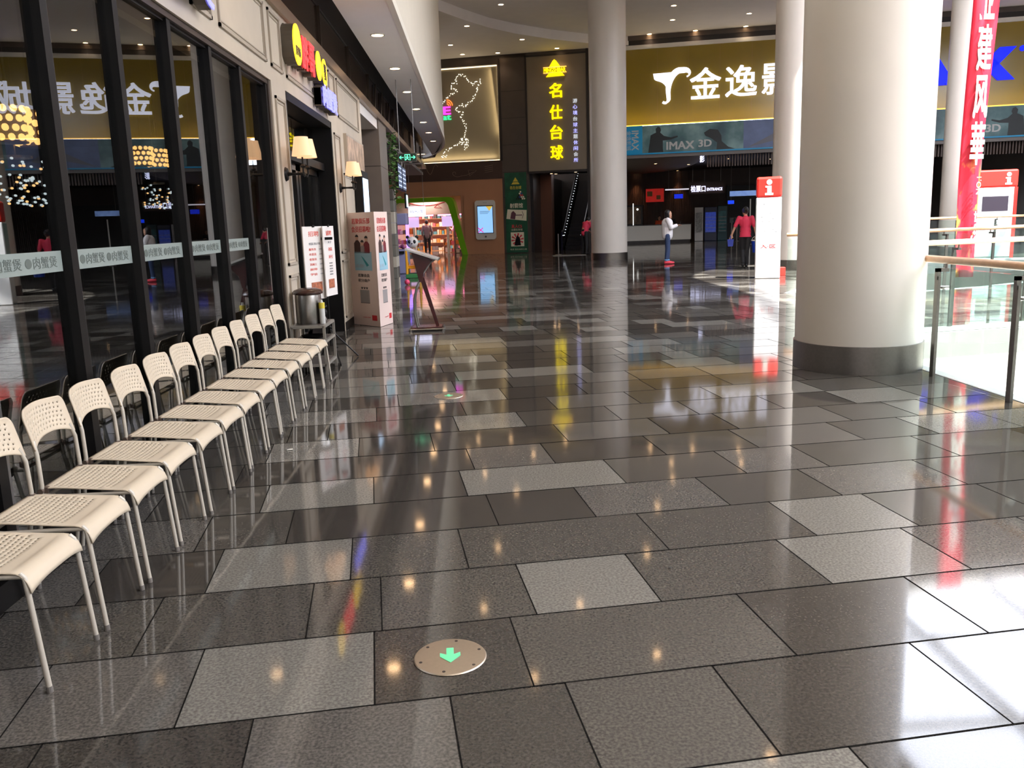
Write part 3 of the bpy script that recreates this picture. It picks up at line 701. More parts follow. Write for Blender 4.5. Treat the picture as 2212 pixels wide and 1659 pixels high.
# ================================================================== FAR WALL (stands askew); s runs along it, o goes deeper, z up
BA = 0.253934
BD = V(math.cos(BA), -math.sin(BA), 0); BN = V(math.sin(BA), math.cos(BA), 0); N0 = 40.3929
def B(s, o, z): return BD*s+BN*(N0+o)+V(0, 0, z)
def wb(mb, s0, s1, o0, o1, z0, z1):
    return mb.prism([B(s0, o0, z0), B(s1, o0, z0), B(s1, o1, z0), B(s0, o1, z0)], (0, 0, z1-z0))
def bt(name, txt, box, s, z, m, o=0.0, depth=.03, bold=.0, parent=None, off=(0, 0, 0), up=(0, 0, 1), right=None):
    return text_mesh(name, txt, box, B(s, o, z), right or BD, up, m, depth, bold, parent, off)
M_stone = mat('dark_stone_panel', lin(74, 64, 56), .4, noise=.08, nscale=2)
M_stone2 = mat('black_frame_stone', lin(34, 28, 25), .4)
M_pan = mat('beige_stone_panel', lin(128, 116, 98), .35, noise=.06, nscale=1.2)
M_brown = mat('brown_wall_band', lin(62, 42, 32), .5, noise=.05, nscale=2)
M_tan = mat('tan_wall', lin(168, 118, 84), .55, noise=.04, nscale=2)
m = MB(); wb(m, -9.1, -7.84, 0, .3, 0, 9.1); wb(m, -16, -4.7, 0, .3, 8.86, 9.1)
struct(m.build('wall_back', M_stone), 'dark stone pilaster and lintel of the far wall')
m = MB()
for z in (2.6, 3.76, 5.0, 6.2, 7.4): wb(m, -9.1, -7.84, -.004, 0, z, z+.02)
wb(m, -7.9, -7.82, -.03, .02, 3.7, 8.9); wb(m, -5.08, -4.98, -.05, .3, 0, 9.1); wb(m, -7.9, -5, -.03, .02, 8.83, 8.9); wb(m, -7.9, -5, -.03, .1, 3.66, 3.76); wb(m, -9.14, -9.06, -.02, .02, 4.3, 8.86)
struct(m.build('trim_11', M_stone2), 'black frames around the stone panels')
m = MB(); wb(m, -7.84, -5.06, .0, .3, 3.75, 8.84); struct(m.build('wall_panel', M_pan), 'beige stone panel carrying the yellow characters')
m = MB(); wb(m, -4.98, -4.6, 0, .3, 0, 9.1); struct(m.build('wall_back', M_stone2), 'black strip of the far wall')
# lit map panel with cove
m = MB(); wb(m, -16, -9.1, .22, .3, 4.3, 8.7); struct(m.build('wall_panel', mat('map_panel', lin(136, 126, 104), .5, noise=.03, nscale=1)), 'recessed panel with the light dotted outline')
m = MB(); wb(m, -16, -9.1, 0, .3, 8.62, 8.86); wb(m, -9.2, -9.1, 0, .3, 4.3, 8.7); struct(m.build('trim_12', M_stone), 'rim of the recessed panel')
M_cove = glow('cove_strip', (1.0, .80, .50), 2.6)
m = MB(); wb(m, -16, -9.2, .17, .2, 8.58, 8.62); wb(m, -9.24, -9.2, .17, .2, 4.36, 8.62); wb(m, -16, -9.2, .15, .2, 4.34, 4.38)
t = thing('cove_light', 'warm light line running round the recessed outline panel', 'light', B(-12, .2, 4.3)); m.off = B(-12, .2, 4.3); m.build('light_line', M_cove, t)
for (s0, z0, sx, sz, e) in ((-12.6, 4.45, 6.4, .1, 90), (-9.3, 6.5, .1, 4, 45)):
    ld = bpy.data.lights.new('cove_wash', 'AREA'); lo = bpy.data.objects.new('cove_wash', ld); COL.objects.link(lo)
    ld.shape = 'RECTANGLE'; ld.size = sx; ld.size_y = sz; ld.energy = e*.35; ld.color = (1, .8, .5)
    p = B(s0, .08, z0); lo.location = p; tgt = B(-12.2 if sz > 1 else s0, .24, 6.2)
    lo.rotation_euler = (tgt-p).to_track_quat('-Z', 'Y').to_euler(); lo.parent = None
# outline of tiny lamps
pts2 = [(-12.1, 6.95), (-11.89, 7.14), (-11.62, 7.39), (-11.21, 7.6), (-11.52, 7.73), (-11.43, 7.91), (-11.23, 7.92), (-11.24, 8.24), (-11.07, 8.33), (-10.84, 8.26), (-10.62, 8.01), (-10.38, 7.81), (-10.17, 7.98), (-10.03, 8.03), (-10.12, 7.82), (-10.31, 7.42), (-10.49, 7.16), (-10.73, 6.97), (-10.85, 6.82), (-10.98, 6.98), (-11.3, 6.84), (-11.14, 6.62), (-10.94, 6.61), (-11.09, 6.41), (-10.88, 6.13), (-10.8, 5.86), (-10.87, 5.59), (-11.05, 5.39), (-11.27, 5.18), (-11.62, 5.04), (-11.95, 4.84), (-12.11, 4.63), (-11.93, 4.59), (-11.84, 4.78)]
t = thing('outline_lights', 'jagged outline of tiny white lamps on the recessed panel', 'light', B(-11.8, .2, 6.4)); off = B(-11.8, .2, 6.4)
m = MB(off); rnd = random.Random(2)
def sc_(p): return (p[0]+.0, p[1])
for i in range(len(pts2)-1):
    a, b = sc_(pts2[i]), sc_(pts2[i+1]); L = math.dist(a, b); n = max(2, int(L/.06))
    for j in range(n):
        q = j/n; c = B(a[0]+(b[0]-a[0])*q+rnd.uniform(-.05, .05), .2, a[1]+(b[1]-a[1])*q+rnd.uniform(-.05, .05)); m.ball(c, .015, 6, 4)
for k in range(30): m.ball(B(-10.9+rnd.uniform(-.2, .15), .2, 5.1+rnd.uniform(-.2, .35)), .014, 6, 4)
m.build('bulbs', glow('tiny_white_bulb', (1, .95, .8), 5), t)
t = thing('led_letters', 'magenta and green glowing letters with an orange arc on the recessed panel', 'sign', B(-11.74, .2, 6.6)); off = B(-11.74, .2, 6.6)
bt('magenta_letters', 'E', (.34, .34), -11.74, 6.74, glow('magenta_led', (1, .05, .9), 1.8), .2, .03, .03, t, off)
bt('green_letters', 'at', (.42, .2), -11.76, 6.42, glow('green_led', (.05, .9, .35), 1.2), .2, .03, .03, t, off)
m = MB(off)
for r in (.09, .18, .27):
    m.tube([B(-11.72+r*math.sin(a*.1745), .18, 6.95+r*math.cos(a*.1745)) for a in range(0, 10)], .025, 6)
m.build('orange_arcs', glow('orange_led', (1, .22, .04), 1.6), t)
# brown band with doodles, tan wall, green arch
m = MB(); wb(m, -16, -9.1, -.0, .3, 3.5, 4.34); struct(m.build('wall_band', M_brown), 'brown wall band with faint chalk doodles')
t = thing('chalk_doodles', 'faint chalk scribbles on the brown band: a W, a curly arrow and a small square', 'drawing', B(-11.5, 0, 3.9)); off = B(-11.5, 0, 3.9)
M_chalk = mat('chalk', lin(120, 100, 86), .9); m = MB(off)
m.tube([B(-12.95+.1*i, -.005, 4.05+.24*math.cos(i*1.05)) for i in range(8)], .012, 5)
m.build('w_stroke', M_chalk, t); m = MB(off)
m.tube([B(-11.55+.16*math.cos(i*.5)+.03*i, -.005, 3.78+.12*math.sin(i*.5)) for i in range(12)]+[B(-10.85, -.005, 3.72), B(-10.5, -.005, 3.86)], .01, 5)
m.tube([B(-10.7, -.005, 3.68), B(-10.35, -.005, 3.92), B(-10.75, -.005, 3.95), B(-10.7, -.005, 3.68)], .01, 5)
m.build('arrow_stroke', M_chalk, t); m = MB(off)
for k in range(4): m.tube([B(-9.95, -.005, 3.8+.09*k), B(-9.55, -.005, 3.86+.09*k)], .01, 5)
m.build('square_strokes', M_chalk, t)
m = MB(); wb(m, -11.1, -9.12, .02, .3, 0, 3.5); wb(m, -16, -11.1, .02, .3, 2.78, 3.5)
m.prism([B(-11.2, .02, 2.79), B(-11.2, .02, 0), B(-11.05, .02, 0), B(-11.05, .02, 2.79)], BN*.28)
struct(m.build('wall_back', M_tan), 'tan wall around the green shop arch')
m = MB()
op = [(-17, 2.74), (-11.75, 2.74), (-11.62, 2.68), (-11.52, 2.5), (-10.93, 0)]; ip = [(-17, 2.54), (-12.0, 2.54), (-11.9, 2.48), (-11.82, 2.36), (-11.2, 0)]
for i in range(4):
    m.prism([B(*[op[i][0], -.06, op[i][1]]), B(op[i+1][0], -.06, op[i+1][1]), B(ip[i+1][0], -.06, ip[i+1][1]), B(ip[i][0], -.06, ip[i][1])], BN*.42)
struct(m.build('trim_13', mat('green_arch_paint', lin(112, 170, 22), .35)), 'bright green slanted frame of the children shop')
# pink shop interior
M_pink = mat('pink_shop_wall', lin(232, 190, 174), .6, noise=.1, nscale=2)
m = MB(); wb(m, -18, -9.5, 7.0, 7.2, 0, 3.3); wb(m, -18, -9.5, .3, 7.2, 3.1, 3.3); wb(m, -9.7, -9.5, .3, 7.2, 0, 3.3); wb(m, -18.2, -18, -3, 7.2, 0, 3.3)
struct(m.build('wall_shop', M_pink), 'pink walls and ceiling of the children shop')
for s in (-15.5, -13.6, -11.8):
    ld = bpy.data.lights.new('shop_fill_light', 'AREA'); lo = bpy.data.objects.new('shop_fill_light', ld); COL.objects.link(lo)
    ld.size = 1.6; ld.energy = 150; ld.color = (1, .78, .68); lo.location = B(s, 3.5, 3.05)
ld = bpy.data.lights.new('shop_fill_light', 'AREA'); lo = bpy.data.objects.new('shop_fill_light', ld); COL.objects.link(lo)  # added lamp without a fixture inside the arch, brightens the shopper and entrance
ld.size = 1.2; ld.energy = 40; ld.color = (1, .82, .76); lo.location = B(-13.3, .75, 2.7)
m = MB(); wb(m, -18, -11.2, 1.2, 1.35, 1.95, 3.05)
t = thing('shop_fascia', 'white pink inner board with a red line drawing over the shop entrance', 'sign', B(-13.5, 1.2, 1.95)); off = B(-13.5, 1.2, 1.95)
m.off = off; m.build('board', mat('fascia_pink_white', lin(226, 196, 186), .5), t)
M_rl = mat('red_line', lin(190, 40, 50), .5)
m = MB(off); m.tube([B(-14.4+.25*i, 1.19, 2.62-.012*i*(9-i)*.9) for i in range(10)]+[B(-11.9, 1.19, 2.6)], .022, 5); m.tube([B(-12.9, 1.19, 2.3), B(-12.5, 1.19, 2.25), B(-12.75, 1.19, 2.42), B(-12.9, 1.19, 2.3)], .015, 5)
m.build('red_drawing', M_rl, t); bt('print', '亲子时尚', (.9, .2), -13.9, 2.32, M_rl, 1.2, .01, .01, t, off)
for k in range(5):
    t = thing('pink_tube_light', ['far left', 'second from left', 'middle', 'fourth from left', 'right'][k]+' glowing pink tube over the shop shelves', 'light', B(-15.6+1.05*k, 1.6, 1.93), 0, 'pink tubes in the children shop')
    m = MB(B(-15.6+1.05*k, 1.6, 1.93)); m.tube([B(-16.0+1.05*k, 1.6, 1.93), B(-15.2+1.05*k, 1.6, 1.93)], .04, 8); m.build('tube', glow('hot_pink_tube', (1, .18, .45), 6), t)
# shelves with goods
M_shelf = mat('shop_shelf_wood', lin(200, 150, 104), .5)
gc = [mat('goods_%s' % n, lin(*c), .6) for n, c in (('cream', (236, 216, 190)), ('amber', (230, 150, 70)), ('rose', (226, 120, 130)), ('grey', (120, 110, 110)), ('white', (240, 238, 232)), ('teal', (90, 150, 160)))]
rnd = random.Random(21)
def shelf(s, o, wd, h, lbl, dark=False):
    org = B(s, o, 0); t = thing('display_shelf', lbl, 'shelf', org); m = MB(org)
    wb(m, s-wd/2, s-wd/2+.04, o, o+.4, 0, h); wb(m, s+wd/2-.04, s+wd/2, o, o+.4, 0, h)
    nl = max(2, int(h/.38))
    for k in range(nl+1): wb(m, s-wd/2, s+wd/2, o, o+.4, h*k/nl-.0 if k < nl else h-.03, h*k/nl+.03 if k < nl else h)
    m.build('frame', gc[3] if dark else M_shelf, t)
    m = MB(org)
    for k in range(nl):
        x = s-wd/2+.08
        while x < s+wd/2-.15:
            ww = rnd.uniform(.08, .2); m.cm = rnd.randrange(len(gc)); wb(m, x, x+ww, o+.02, o+.34, h*k/nl+.03, h*k/nl+.03+rnd.uniform(.12, .28)); x += ww+rnd.uniform(.01, .06)
    g = m.build('goods', gc, t); tag(g, kind='stuff')
shelf(-14.6, 6.4, 2.2, 2.2, 'tall wooden shelf with bright goods at the left back of the pink shop')
shelf(-12.2, 6.4, 2.2, 2.2, 'tall wooden shelf with bright goods at the right back of the pink shop')
shelf(-11.75, 1.9, .8, 1.7, 'dark shelf with goods just inside the green arch', True)
shelf(-12.6, 3.0, .9, .75, 'low wooden display bench in the middle of the pink shop')
shelf(-15.2, 2.6, 1.4, 1.5, 'mid height shelf left inside the pink shop')
for k, (s, o, z, l) in enumerate(((-14.15, 1.6, 0, 'left'), (-12.35, 1.5, 0, 'right'))):
    t = thing('white_post', l+' white gate post at the shop entrance with a small poster on top', 'post', B(s, o, 0)); off = B(s, o, 0)
    m = MB(off); wb(m, s-.06, s+.06, o, o+.12, 0, 1.35); m.build('post', M_white, t, bevel=.01)
    m = MB(off); wb(m, s-.28, s+.28, o, o+.02, 1.35, 1.85); m.build('poster', glow('lilac_poster', (.75, .55, .95), .9), t)
# phone shaped screen
t = thing('wall_screen', 'white framed wall screen shaped like a giant phone with a light blue picture', 'screen', B(-10, 0, 1.6)); off = B(-10, 0, 1.6)
pts = []; s0, s1, z0, z1, r = -10.49, -9.5, .68, 2.52, .13
for (cx_, cz_, a0) in ((s1-r, z1-r, 0), (s0+r, z1-r, 90), (s0+r, z0+r, 180), (s1-r, z0+r, 270)):
    for a in range(0, 91, 15): q = math.radians(a0+a); pts.append(B(cx_+r*math.cos(q), .02, cz_+r*math.sin(q)))
m = MB(off); m.prism(pts, -BN*.1); m.build('casing', mat('phone_white', lin(206, 200, 190), .35), t)
m = MB(off); wb(m, -10.39, -9.6, -.085, -.08, .97, 2.28); m.build('bezel', M_doorf, t)
m = MB(off); wb(m, -10.36, -9.63, -.09, -.086, 1.0, 2.24); m.build('display', glow('screen_sky_blue', (.30, .58, .95), 1.0), t)
m = MB(off); m.prism([B(-9.62, -.095, 2.24), B(-9.95, -.095, 2.24), B(-9.78, -.095, 2.02)], BN*.004); m.build('yellow_star', glow('picture_yellow', (.9, .6, .1), .7), t)
m = MB(off)
for a, b in (((-10.36, 1.02), (-10.12, 1.24)), ((-10.36, 1.24), (-10.1, 1.02))):
    a_, b_ = B(a[0], -.093, a[1]), B(b[0], -.093, b[1]); m.tube([a_, b_], .025, 4)
m.build('magenta_cross', glow('picture_magenta', (.85, .02, .4), .9), t)
m = MB(off)
for k in range(3): wb(m, -10.25, -9.85+.05*k, -.093, -.09, 1.9+.05*k, 1.915+.05*k)
m.build('print', mat('picture_grey', lin(90, 130, 160), .5), t)
m = MB(off); m.cone(B(-9.995, -.08, .82), B(-9.995, -.09, .82), .045, n=16); wb(m, -10.1, -9.9, -.085, -.08, 2.4, 2.415); m.build('home_button', M_alu, t)
# green poster
t = thing('poster', 'tall dark green poster with yellow pyramid emblem, archer and red white square', 'poster', B(-8.48, 0, 1.9)); off = B(-8.48, 0, 1.9)
M_pg = mat('poster_green', lin(16, 74, 48), .5, noise=.35, nscale=2.5)
m = MB(off); wb(m, -9.0, -7.96, -.04, -.0, .03, 3.74); m.build('sheet', M_pg, t)
M_py = mat('poster_yellow', lin(200, 178, 60), .5); M_pw = mat('poster_cream', lin(214, 206, 180), .5); M_pr = mat('poster_red', lin(196, 50, 60), .5)
m = MB(off); m.prism([B(-8.68, -.045, 3.2), B(-8.28, -.045, 3.2), B(-8.35, -.045, 3.3), B(-8.6, -.045, 3.3)], -BN*.003); m.prism([B(-8.6, -.045, 3.33), B(-8.35, -.045, 3.33), B(-8.48, -.045, 3.52)], -BN*.003); m.build('emblem', M_py, t)
bt('print', '名仕台球', (.55, .15), -8.48, 3.05, M_py, -.042, .003, .02, t, off)
m = MB(off); rnd = random.Random(3)
for r_ in range(5):
    for c_ in range(r_+1): m.cm = rnd.randrange(4); m.cone(B(-8.35+.09*c_-.045*r_+.1, -.042, 2.85-.08*r_), B(-8.35+.09*c_-.045*r_+.1, -.05, 2.85-.08*r_), .04, n=10)
m.build('billiard_balls', [M_pr, M_pw, mat('poster_blue', lin(50, 60, 130), .4), M_doorf], t)
bt('print', '射箭馆', (.62, .22), -8.47, 2.22, M_pw, -.042, .003, .02, t, off)
m = MB(off); m.prism([B(-8.97, -.045, 1.62), B(-8.0, -.045, 1.5), B(-7.98, -.045, 2.0), B(-8.9, -.045, 2.06)], -BN*.003); m.build('archer_patch', M_pw, t)
m = MB(off); m.prism([B(-8.78, -.05, 1.62), B(-8.55, -.05, 1.58), B(-8.5, -.05, 1.85), B(-8.62, -.05, 1.98), B(-8.72, -.05, 1.9)], -BN*.003); wb(m, -8.55, -8.2, -.052, -.049, 1.76, 1.8); m.tube([B(-8.2, -.05, 1.95), B(-8.14, -.05, 1.8), B(-8.2, -.05, 1.62)], .012, 5); m.build('archer', mat('poster_plum', lin(90, 50, 60), .5), t)
bt('print', '真人CS', (.5, .16), -8.48, 1.26, M_pr, -.042, .003, .02, t, off); bt('print', '主题生存馆', (.55, .1), -8.48, 1.1, M_pw, -.042, .003, .01, t, off)
m = MB(off); wb(m, -8.78, -8.14, -.045, -.04, .32, .98); m.build('square_picture', M_pw, t)
m = MB(off)
for k in range(10):
    a = k*.6283; m.prism([B(-8.46, -.048, .62), B(-8.46+.3*math.cos(a), -.048, .64+.3*math.sin(a)), B(-8.46+.3*math.cos(a+.3), -.048, .64+.3*math.sin(a+.3))], -BN*.002)
m.build('red_rays', M_pr, t)
m = MB(off); m.prism([B(-8.62, -.052, .36), B(-8.3, -.052, .36), B(-8.34, -.052, .7), B(-8.46, -.052, .86), B(-8.55, -.052, .65)], -BN*.002); m.build('dark_figure', M_doorf, t)
bt('print', '电话 名仕会所三楼', (.8, .07), -8.42, .18, M_pw, -.042, .003, .0, t, off)
# yellow emblem and characters
M_yl = glow('yellow_led_big', (1.0, .80, .0), 1.1)
t = thing('emblem_sign', 'glowing yellow pyramid emblem with a lettered ribbon at the top of the beige panel', 'sign', B(-6.5, 0, 8.2)); off = B(-6.5, 0, 8.2)
m = MB(off); m.prism([B(-6.75, -.1, 8.32), B(-6.25, -.1, 8.34), B(-6.42, -.1, 8.58), B(-6.5, -.1, 8.64), B(-6.58, -.1, 8.58)], BN*.1)
m.prism([B(-6.9, -.1, 7.9), B(-6.05, -.1, 7.92), B(-6.15, -.1, 8.04), B(-6.3, -.1, 8.1), B(-6.75, -.1, 8.06)], BN*.1); m.build('pyramid', M_yl, t)
m = MB(off); wb(m, -7.02, -5.96, -.1, 0, 8.30, 8.325); wb(m, -7.02, -5.96, -.1, 0, 8.06, 8.085); m.build('ribbon_edge', glow('amber_led', (1, .5, .08), 1.6), t)
bt('ribbon_letters', 'MINGSHIBAR', (1.0, .17), -6.5, 8.19, M_yl, 0, .1, .02, t, off)
for ch, z in zip('名仕台球', (7.3, 6.35, 5.46, 4.56)):
    t = thing('led_character', 'glowing yellow character %s, %s of the four on the beige panel' % (ch, {7.3: 'topmost', 6.35: 'second', 5.46: 'third', 4.56: 'lowest'}[z]), 'sign', B(-6.48, 0, z), 0, 'yellow characters of the vertical sign')
    bt('character', ch, (.56, .62), -6.48, z, M_yl, 0, .1, .024, t, B(-6.48, 0, z))
t = thing('led_characters', 'column of small blue and white glowing characters right of the yellow ones', 'sign', B(-5.6, 0, 5.5)); off = B(-5.6, 0, 5.5)
M_bw = glow('blue_white_led', (.45, .45, 1.0), 1.3); M_ww = glow('grey_white_led', (.65, .68, .75), .9)
for i, ch in enumerate('游心境台球主题休闲会所'):
    bt('small_character', ch, (.2, .18), -5.6, 6.8-.262*i, M_bw if i % 3 else M_ww, 0, .05, .01, t, off)
# ---- black entrance with escalators
m = MB(); wb(m, -7.84, -7.7, .3, 9, 0, 3.7); wb(m, -5.0, -4.9, .3, 9, 0, 3.7); wb(m, -9, -4.8, 9, 9.2, 0, 9); struct(m.build('wall_entrance', mat('entrance_black', lin(26, 21, 19), .4)), 'black inner walls of the entrance')
m = MB(); wb(m, -7.84, -4.9, .3, 2.5, 3.7, 3.9); struct(m.build('ceiling', mat('entrance_ceiling', lin(40, 34, 30), .5)), 'dark ceiling of the entrance')
m = MB(); wb(m, -7.7, -7.15, 2.2, 2.9, 0, 3.7); struct(m.build('wall_pier', mat('copper_pier', lin(92, 58, 40), .35, .3)), 'copper brown pier inside the black entrance')
def escal(sc, lbl):
    org = B(sc, 3, 0); t = thing('escalator', lbl, 'escalator', org); m = MB(org); n = 20
    for k in range(n): wb(m, sc-.42, sc+.42, 3.2+.3*k, 3.5+.3*k, 0, .18*(k+1))
    m.build('steps', mat('escalator_step', lin(40, 40, 42), .4, .5), t)
    for sg, nm in ((-1, 'left'), (1, 'right')):
        a = sc+sg*.5; m = MB(org)
        m.prism([B(a-.04, 2.6, 0), B(a-.04, 2.6, .9), B(a-.04, 3.2, .95), B(a-.04, 9, 4.4), B(a-.04, 9, 3.2), B(a-.04, 3.3, 0)], BD*.08)
        m.build('balustrade', mat('balustrade_black', lin(18, 18, 20), .2), t)
        m = MB(org); m.tube([B(a, 2.6, .9), B(a, 3.2, .98), B(a, 9, 4.46)], .035, 8); m.build('handrail', M_doorf, t)
        m = MB(org)
        for k in range(26): m.ball(B(a-sg*.05, 2.7+.24*k, .72+max(0, .24*k-.5)*.6), .018, 6, 4)
        m.build('side_lights', glow('escalator_bulb', (.85, .9, 1), 2.0), t)
escal(-6.25, 'dark escalator with two rows of tiny lights rising inside the black entrance')
for s, o, l in ((-7.0, 1.4, 'left'), (-6.85, 1.8, 'middle'), (-5.75, .9, 'right')): downlight(*B(s, o, 3.7), .07, l+' downlight in the black entrance ceiling', 'downlights of the black entrance', 6)
# ================================================================== CINEMA FRONT
M_ylw = mat('golden_yellow_board', lin(140, 116, 28), .2, noise=.09, nscale=.6, emis=lin(140, 116, 28), es=.05, spec=.6)
SE = 16.2
r = sroot('wall_sign', 'wide golden yellow glass board of the cinema', B(0, 0, 5.55)); m = MB(B(0, 0, 5.55)); wb(m, -4.6, SE, -.02, .25, 5.56, 8.80); m.build('board', M_ylw, r)
m = MB(B(0, 0, 5.55)); rnd = random.Random(6)
for s in [-4.6+1.35*i for i in range(17)]: wb(m, s, s+.012, -.024, -.02, 5.56, 8.8)
m.build('joint', mat('yellow_joint', lin(150, 112, 20), .4), r)
m = MB(); wb(m, -4.6, SE, -.12, .25, 8.8, 8.97); struct(m.build('trim_14', M_white), 'white strip above the yellow board')
m = MB(); wb(m, -4.6, SE, .02, .25, 8.97, 9.2); struct(m.build('trim_15', M_stone2), 'black strip above the yellow board')
m = MB(); wb(m, -4.6, SE, .0, .25, 9.2, 9.45); struct(m.build('trim_16', M_stone), 'brown strip under the ceiling')
m = MB(); wb(m, -4.6, SE, -.06, -.03, 5.53, 5.57); t = thing('light_strip', 'amber light line along the lower edge of the yellow board', 'light', B(0, 0, 5.5)); m.off = B(0, 0, 5.5); m.build('strip', glow('amber_strip', (1, .55, .06), 2.4), t)
ld = bpy.data.lights.new('sign_wash', 'AREA'); lo = bpy.data.objects.new('sign_wash', ld); COL.objects.link(lo); ld.shape = 'RECTANGLE'; ld.size = 20; ld.size_y = .1; ld.energy = 60; ld.color = (1, .8, .4)
lo.location = B(6, -.35, 5.6); lo.rotation_euler = (B(6, 0, 7.0)-lo.location).to_track_quat('-Z', 'X').to_euler()
lo.matrix_world = Matrix.Translation(lo.location) @ Matrix((BD, (BD.cross((B(6, -.35, 5.6)-B(6, .1, 7.4)).normalized())*-1), (B(6, -.35, 5.6)-B(6, .1, 7.4)).normalized())).transposed().to_4x4()
M_wl = glow('white_led', (.86, .86, 1.0), 1.25); M_bl = glow('blue_led', (.0, .01, 1.0), 1.6); M_rim = mat('letter_rim', lin(90, 80, 130), .5)
t = thing('logo_sign', 'white glowing curved emblem shaped like a wing and a hook, left of the white characters', 'sign', B(-1.4, 0, 7.1)); off = B(-1.4, 0, 7.1)
def cubic(p0, p1, p2, p3, n=10): return [tuple((1-q)**3*a+3*(1-q)**2*q*b+3*(1-q)*q*q*c+q**3*d for a, b, c, d in zip(p0, p1, p2, p3)) for q in [i/n for i in range(n+1)]]
wing = [(-2.08, 7.72)]+cubic((-2.04, 7.5), (-1.95, 7.36), (-1.7, 7.45), (-1.52, 7.14))+cubic((-1.45, 7.4), (-1.35, 7.6), (-1.2, 7.66), (-1.05, 7.74))
m = MB(off); m.prism([B(a, -.12, b) for a, b in wing], BN*.12); m.build('wing', M_wl, t)
sw = cubic((-.72, 7.62), (-.55, 7.45), (-.48, 7.7), (-.62, 7.78), 6)
hook = cubic((-.62, 7.52), (-.42, 7.55), (-.46, 7.82), (-.72, 7.8))+cubic((-.95, 7.8), (-1.25, 7.72), (-1.44, 7.3), (-1.42, 6.9))+cubic((-1.4, 6.6), (-1.45, 6.45), (-1.55, 6.42), (-1.66, 6.5))
m = MB(off); pts_ = [B(a, -.06, b) for a, b in hook]; n_ = len(pts_)
m.tube(pts_, [.035+.11*math.sin(math.pi*min(1, max(0, (i-2)/(n_-8))))**1.2 if i < n_-6 else .06 for i in range(n_)], 10); m.build('hook', M_wl, t, smooth=True)
for ch, s, w_ in (('金', .19, 1.3), ('逸', 1.71, 1.3), ('影', 3.25, 1.3), ('城', 4.82, 1.3)):
    nm = {'金': 'first', '逸': 'second', '影': 'third', '城': 'fourth, behind the columns'}[ch]
    t = thing('led_character', 'large white glowing character %s on the yellow board, %s' % (ch, nm), 'sign', B(s, 0, 7.2), 0, 'white characters on the yellow board')
    bt('character', ch, (w_, 1.28), s, 7.19, M_wl, -.02, .12, .014, t, B(s, 0, 7.2))
for ch, s, w_ in (('I', 6.25, .36), ('M', 7.4, 1.5), ('A', 9.2, 1.75), ('X', 11.62, 1.85)):
    t = thing('led_letter', 'bright blue glowing capital %s on the yellow board' % ch, 'sign', B(s, 0, 7.2), 0, 'blue letters on the yellow board')
    if ch == 'X':
        m = MB(B(s, 0, 7.2))
        for sg in (-1, 1): m.prism([B(s-.92, -.14, 7.2+sg*.64), B(s-.3, -.14, 7.2+sg*.64), B(s+.92, -.14, 7.2-sg*.64), B(s+.3, -.14, 7.2-sg*.64)][::1], BN*.12)
        m.build('letter', M_bl, t)
    else: bt('letter', ch, (w_, 1.28), s, 7.2, M_bl, -.02, .12, .06, t, B(s, 0, 7.2))
t = thing('led_dot', 'small blue glowing ring above right of the X', 'sign', B(12.78, 0, 7.75)); m = MB(B(12.78, 0, 7.75)); m.cone(B(12.78, -.1, 7.75), B(12.78, -.02, 7.75), .11, n=18); m.build('ring', M_bl, t)
# picture banner under the yellow board
def teal(name):
    m = bpy.data.materials.new(name); m.use_nodes = True; nt = m.node_tree; b = nt.nodes['Principled BSDF']; b.inputs['Roughness'].default_value = .4
    tc = nt.nodes.new('ShaderNodeTexCoord'); n = nt.nodes.new('ShaderNodeTexNoise'); n.inputs['Scale'].default_value = .9; n.inputs['Detail'].default_value = 5
    r_ = nt.nodes.new('ShaderNodeValToRGB'); e = r_.color_ramp.elements; e[0].color = (*lin(34, 62, 70), 1); e[0].position = .3; e[1].color = (*lin(120, 150, 150), 1); e[1].position = .72
    q = r_.color_ramp.elements.new(.5); q.color = (*lin(66, 100, 104), 1)
    nt.links.new(tc.outputs['Object'], n.inputs[0]); nt.links.new(n.outputs[0], r_.inputs[0]); nt.links.new(r_.outputs[0], b.inputs['Base Color'])
    nt.links.new(r_.outputs[0], b.inputs['Emission Color']); b.inputs['Emission Strength'].default_value = .12; return m
M_teal = teal('misty_teal_print'); M_cy = mat('cyan_print', lin(0, 136, 184), .4, emis=lin(0, 136, 184), es=.12); M_sil = mat('silhouette_print', lin(34, 40, 42), .5)
M_lil = mat('lilac_sky_print', lin(104, 120, 160), .5, noise=.3, nscale=1.2); M_gp = mat('grey_letters', lin(190, 192, 190), .4)
